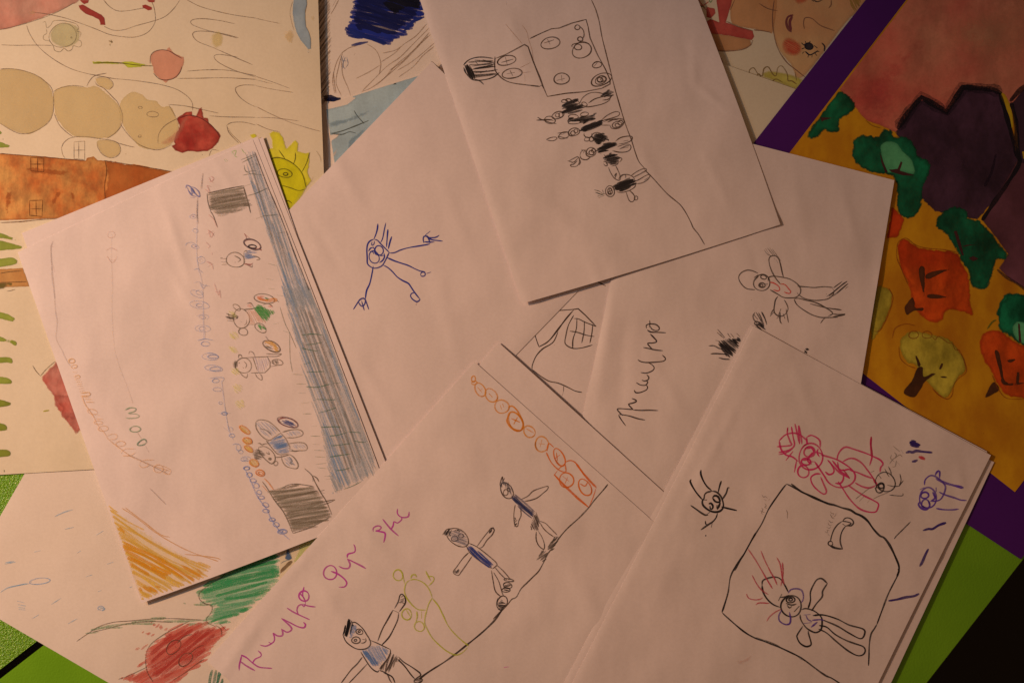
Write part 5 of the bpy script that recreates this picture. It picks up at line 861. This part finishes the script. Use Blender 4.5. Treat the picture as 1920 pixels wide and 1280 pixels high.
# ---------------------------------------------------------------- the mounted painting
pt = PT.ob
fill(PT, 'pink_sky', V4, (110, 36, 27), (128, 66, 44), "1210,-10 1070,160 920,370 830,480 880,560 950,640 1000,700 1080,730 1170,770 1260,790 1360,720 1480,760 1580,660 1760,640 1850,660 1950,560 2000,300 2000,-100 1280,-100", alpha=.96, soft=4, wob=1.5, scale=16, sp=9, bloom=.45, mottle=.3)
fill(PT, 'pink_sky', V4, (122, 74, 48), (118, 56, 38), "@1500,60 1700,0 2000,-60 2000,330 1900,400 1650,380 1450,300 1420,180", alpha=.6, soft=60, wob=14, scale=14, sp=9, rim=0, mottle=.25)
fill(PT, 'pink_sky', V4, (110, 34, 30), (118, 44, 34), "@870,500 1000,430 1150,300 1330,180 1380,260 1250,450 1180,700 1080,720 980,680", alpha=.6, soft=55, wob=14, scale=20, sp=9, rim=0, mottle=.3)
fill(PT, 'purple_shape', V4, (26, 11, 16), (52, 25, 32), "|@1170,770 1250,645 1330,560 1470,650 1570,505 1700,506 1800,540 1860,780 1890,930 1800,1110 1650,1279 1400,1230 1320,1150 1290,1000 1280,940 1240,850 1190,800", alpha=.97, soft=3, wob=2, scale=18, sp=8, smooth=False, rim=.1, mottle=.5, bloom=.6)
fill(PT, 'purple_shape', V4, (52, 26, 32), (44, 22, 26), "@1290,690 1380,650 1420,720 1340,760; @1400,900 1560,850 1600,1000 1450,1040; @1700,620 1760,640 1760,760 1700,720", alpha=.5, soft=22, wob=8, scale=20, sp=7, rim=0)
fill(PT, 'mauve_shape', ZB, (46, 18, 20), (72, 34, 36), "|@270,400 290,370 400,300 400,1000 330,920 260,880 210,830 250,770 200,700 135,620 200,520", alpha=.95, soft=3, wob=1, scale=16, sp=8, smooth=False, rim=.1, mottle=.3)
fill(PT, 'purple_shape', ZB, (26, 11, 16), (34, 16, 20), "|@270,120 330,50 420,20 420,380 300,380 290,260", alpha=.96, soft=2, wob=1, sp=8, smooth=False)
fill(PT, 'yellow_gap', ZB, (122, 86, 8), (110, 70, 8), "|@215,70 240,85 262,130 272,180 274,250 262,215 240,140 222,100; @312,330 400,320 400,360 316,362", alpha=.97, soft=1, wob=.5, sp=4, smooth=False)
line(PT, 'black_outline', V4, (20, 10, 13), 20, "|1185,750 1250,650 1325,565 1400,610 1470,650 1510,590 1565,508 1640,512 1740,520 1790,545", alpha=.45, grain=.6)
line(PT, 'black_outline', V4, (14, 8, 9), 10, "|1185,750 1250,650 1325,565 1400,610 1470,650 1510,590 1565,508 1640,512 1740,520 1790,545", alpha=.9, grain=.3)
line(PT, 'black_outline', ZB, (12, 7, 8), 8, "215,80 240,160 265,250 285,330 300,380 240,480 190,550 140,625 ; 265,120 285,200 290,280 300,370 ; 260,115 300,70 340,40", alpha=.85, grain=.2)
line(PT, 'black_outline', ZB, (22, 10, 14), 5, "205,835 240,865 290,895 330,925 ; 150,480 180,420 200,340", alpha=.7, grain=.4)
BU = (2, 32, 16); BU2 = (8, 64, 34)
def bush(v, txt, hi=None, twigs=None, col=BU, col2=BU2, **k):
    r = fill(PT, 'painted_bush', v, col, col2, txt, alpha=.97, soft=3.5, wob=3, scale=36, sp=6, rim=.5, parent=pt, mottle=.55, **k)
    if hi: fill(PT, 'bush_highlight', v, (44, 80, 46), (60, 96, 56), hi, alpha=.9, soft=3, wob=1, sp=5, parent=pt)
    if twigs: fill(PT, 'bush_twig', v, (38, 13, 11), (50, 18, 14), twigs, alpha=.95, soft=1.2, wob=.5, sp=3, parent=pt, smooth=False)
bush(V4, "@730,670 790,590 850,525 910,560 942,600 930,650 870,690 850,700 850,760 790,775 760,760 740,790 700,812 650,790 690,730", twigs="|@735,680 810,685 760,700 745,710")
bush(V4, "@920,850 930,810 970,780 1030,785 1070,790 1100,745 1150,755 1170,790 1230,790 1290,840 1310,900 1370,930 1378,1000 1340,1080 1330,1180 1290,1260 1230,1270 1180,1220 1165,1040 1040,1010 950,960 920,910",
     hi="@1085,850 1120,820 1180,830 1220,880 1270,930 1285,1010 1200,1000 1120,1000 1095,920", twigs="|@1080,870 1100,930 1130,1000 1115,1005 1090,940; @1135,985 1185,980 1205,935 1215,945 1200,990 1290,1020 1220,1020 1150,1000")
bush(V8, "@1170,540 1190,440 1310,370 1420,400 1440,460 1520,480 1620,580 1700,690 1755,750 1730,800 1660,810 1640,880 1590,1020 1540,1038 1450,1010 1430,900 1370,810 1330,720 1240,590",
     twigs="|@1315,570 1340,565 1365,640 1380,690 1400,765 1380,765 1350,690; @1380,690 1430,675 1500,675 1400,695; @1435,785 1470,765 1515,790 1470,812")
bush(V8, "@1725,1065 1780,1055 1900,1090 1960,1200 1960,1400 1850,1390 1720,1330 1650,1230 1680,1130")
def leaf(v, col, col2, txt, twigs=None, ol=None, **k):
    fill(PT, 'painted_leaf_tree', v, col, col2, txt, alpha=.95, soft=4, wob=2.2, scale=26, sp=7, rim=.4, parent=pt, mottle=.45, **k)
    if twigs: fill(PT, 'painted_twig', v, (38, 16, 7), (58, 24, 8), twigs, alpha=.94, soft=1.5, wob=.8, sp=3, parent=pt, mottle=.2)
    if ol: line(PT, 'pencil_outline', v, (90, 30, 8), 1.8, ol, alpha=.6, parent=pt)
OR = (122, 26, 4); OR2 = (136, 42, 6); YG = (112, 82, 14); YG2 = (124, 94, 24)
leaf(V8, OR, OR2, "|@820,340 870,410 925,470 900,560 870,620 770,640 790,520; ", smooth=False)
leaf(V8, OR, OR2, "@860,720 870,650 930,625 1010,680 1100,705 1240,720 1350,740 1380,820 1430,900 1450,1030 1455,1150 1475,1250 1380,1220 1270,1205 1220,1290 1130,1300 1040,1240 980,1150 950,1000 890,880",
     twigs="@1035,870 1060,845 1085,870 1085,960 1080,1095 1060,1030 1040,940; @1085,930 1120,900 1200,880 1290,872 1210,910 1110,955; @1098,1085 1130,1070 1210,1080 1265,1098 1200,1108 1120,1108; @920,1180 950,1130 985,1095 1005,1140 1010,1180 1075,1180 1060,1210 1000,1205 940,1240",
     ol="950,1000 900,880 860,780 865,670 900,635 940,628 1010,680 1100,705 1240,718 1350,740")
leaf(Y6, YG, YG2, "@400,350 420,290 480,255 560,265 620,280 700,300 760,370 800,430 800,500 760,540 730,600 690,660 650,650 600,600 560,560 500,470 440,440",
     twigs="@428,625 480,550 510,480 545,475 550,530 600,510 622,515 560,560 530,610 490,655; @498,400 510,405 535,465 515,470; @640,485 655,450 668,455 655,488; @650,528 690,530 695,540 660,538",
     ol="o490,280 30 22 0 ; o570,280 28 22 0 ; 600,290 620,310 640,290 700,330 720,330 740,370 760,370 790,430 805,500 760,540 730,580 720,640 690,665 640,640 600,600 ; 400,350 410,420 450,460 500,480 ; 360,300 380,240 440,215 500,225")
leaf(Y6, YG, YG2, "@260,0 340,0 365,60 340,150 300,240 240,320 230,200", ol="340,0 365,60 340,150 290,250 250,260")
leaf(Y6, OR, OR2, "@880,320 920,260 1000,250 1060,290 1150,340 1250,340 1250,640 1100,660 1040,640 990,580 950,500 900,420",
     twigs="@975,380 1000,380 1020,460 1045,560 1150,565 1150,575 1030,580 1005,500; @1050,430 1110,422 1080,445 1060,445; @1105,570 1110,500 1125,500 1122,565; @918,655 940,600 970,560 1005,605 960,640", ol="960,520 1000,610 1050,660 1150,665")
bush(Y6, "@990,180 1000,110 1040,60 1050,25 1100,30 1200,60 1250,200 1200,340 1130,340 1060,290 1000,250", hi="@1080,240 1110,200 1180,220 1230,330 1150,335 1100,300", twigs="|@1115,210 1128,215 1138,330 1120,320")
line(PT, 'green_grass_stroke', Y6, (30, 50, 14), 3, "930,245 960,205 985,190", alpha=.8)
line(PT, 'ink_dot', Y6, (70, 30, 8), 2.5, "907,870 909,871", alpha=.9)
line(PT, 'pencil_outline', V4, (70, 36, 10), 2, "1000,700 1040,730 1090,745", alpha=.6)
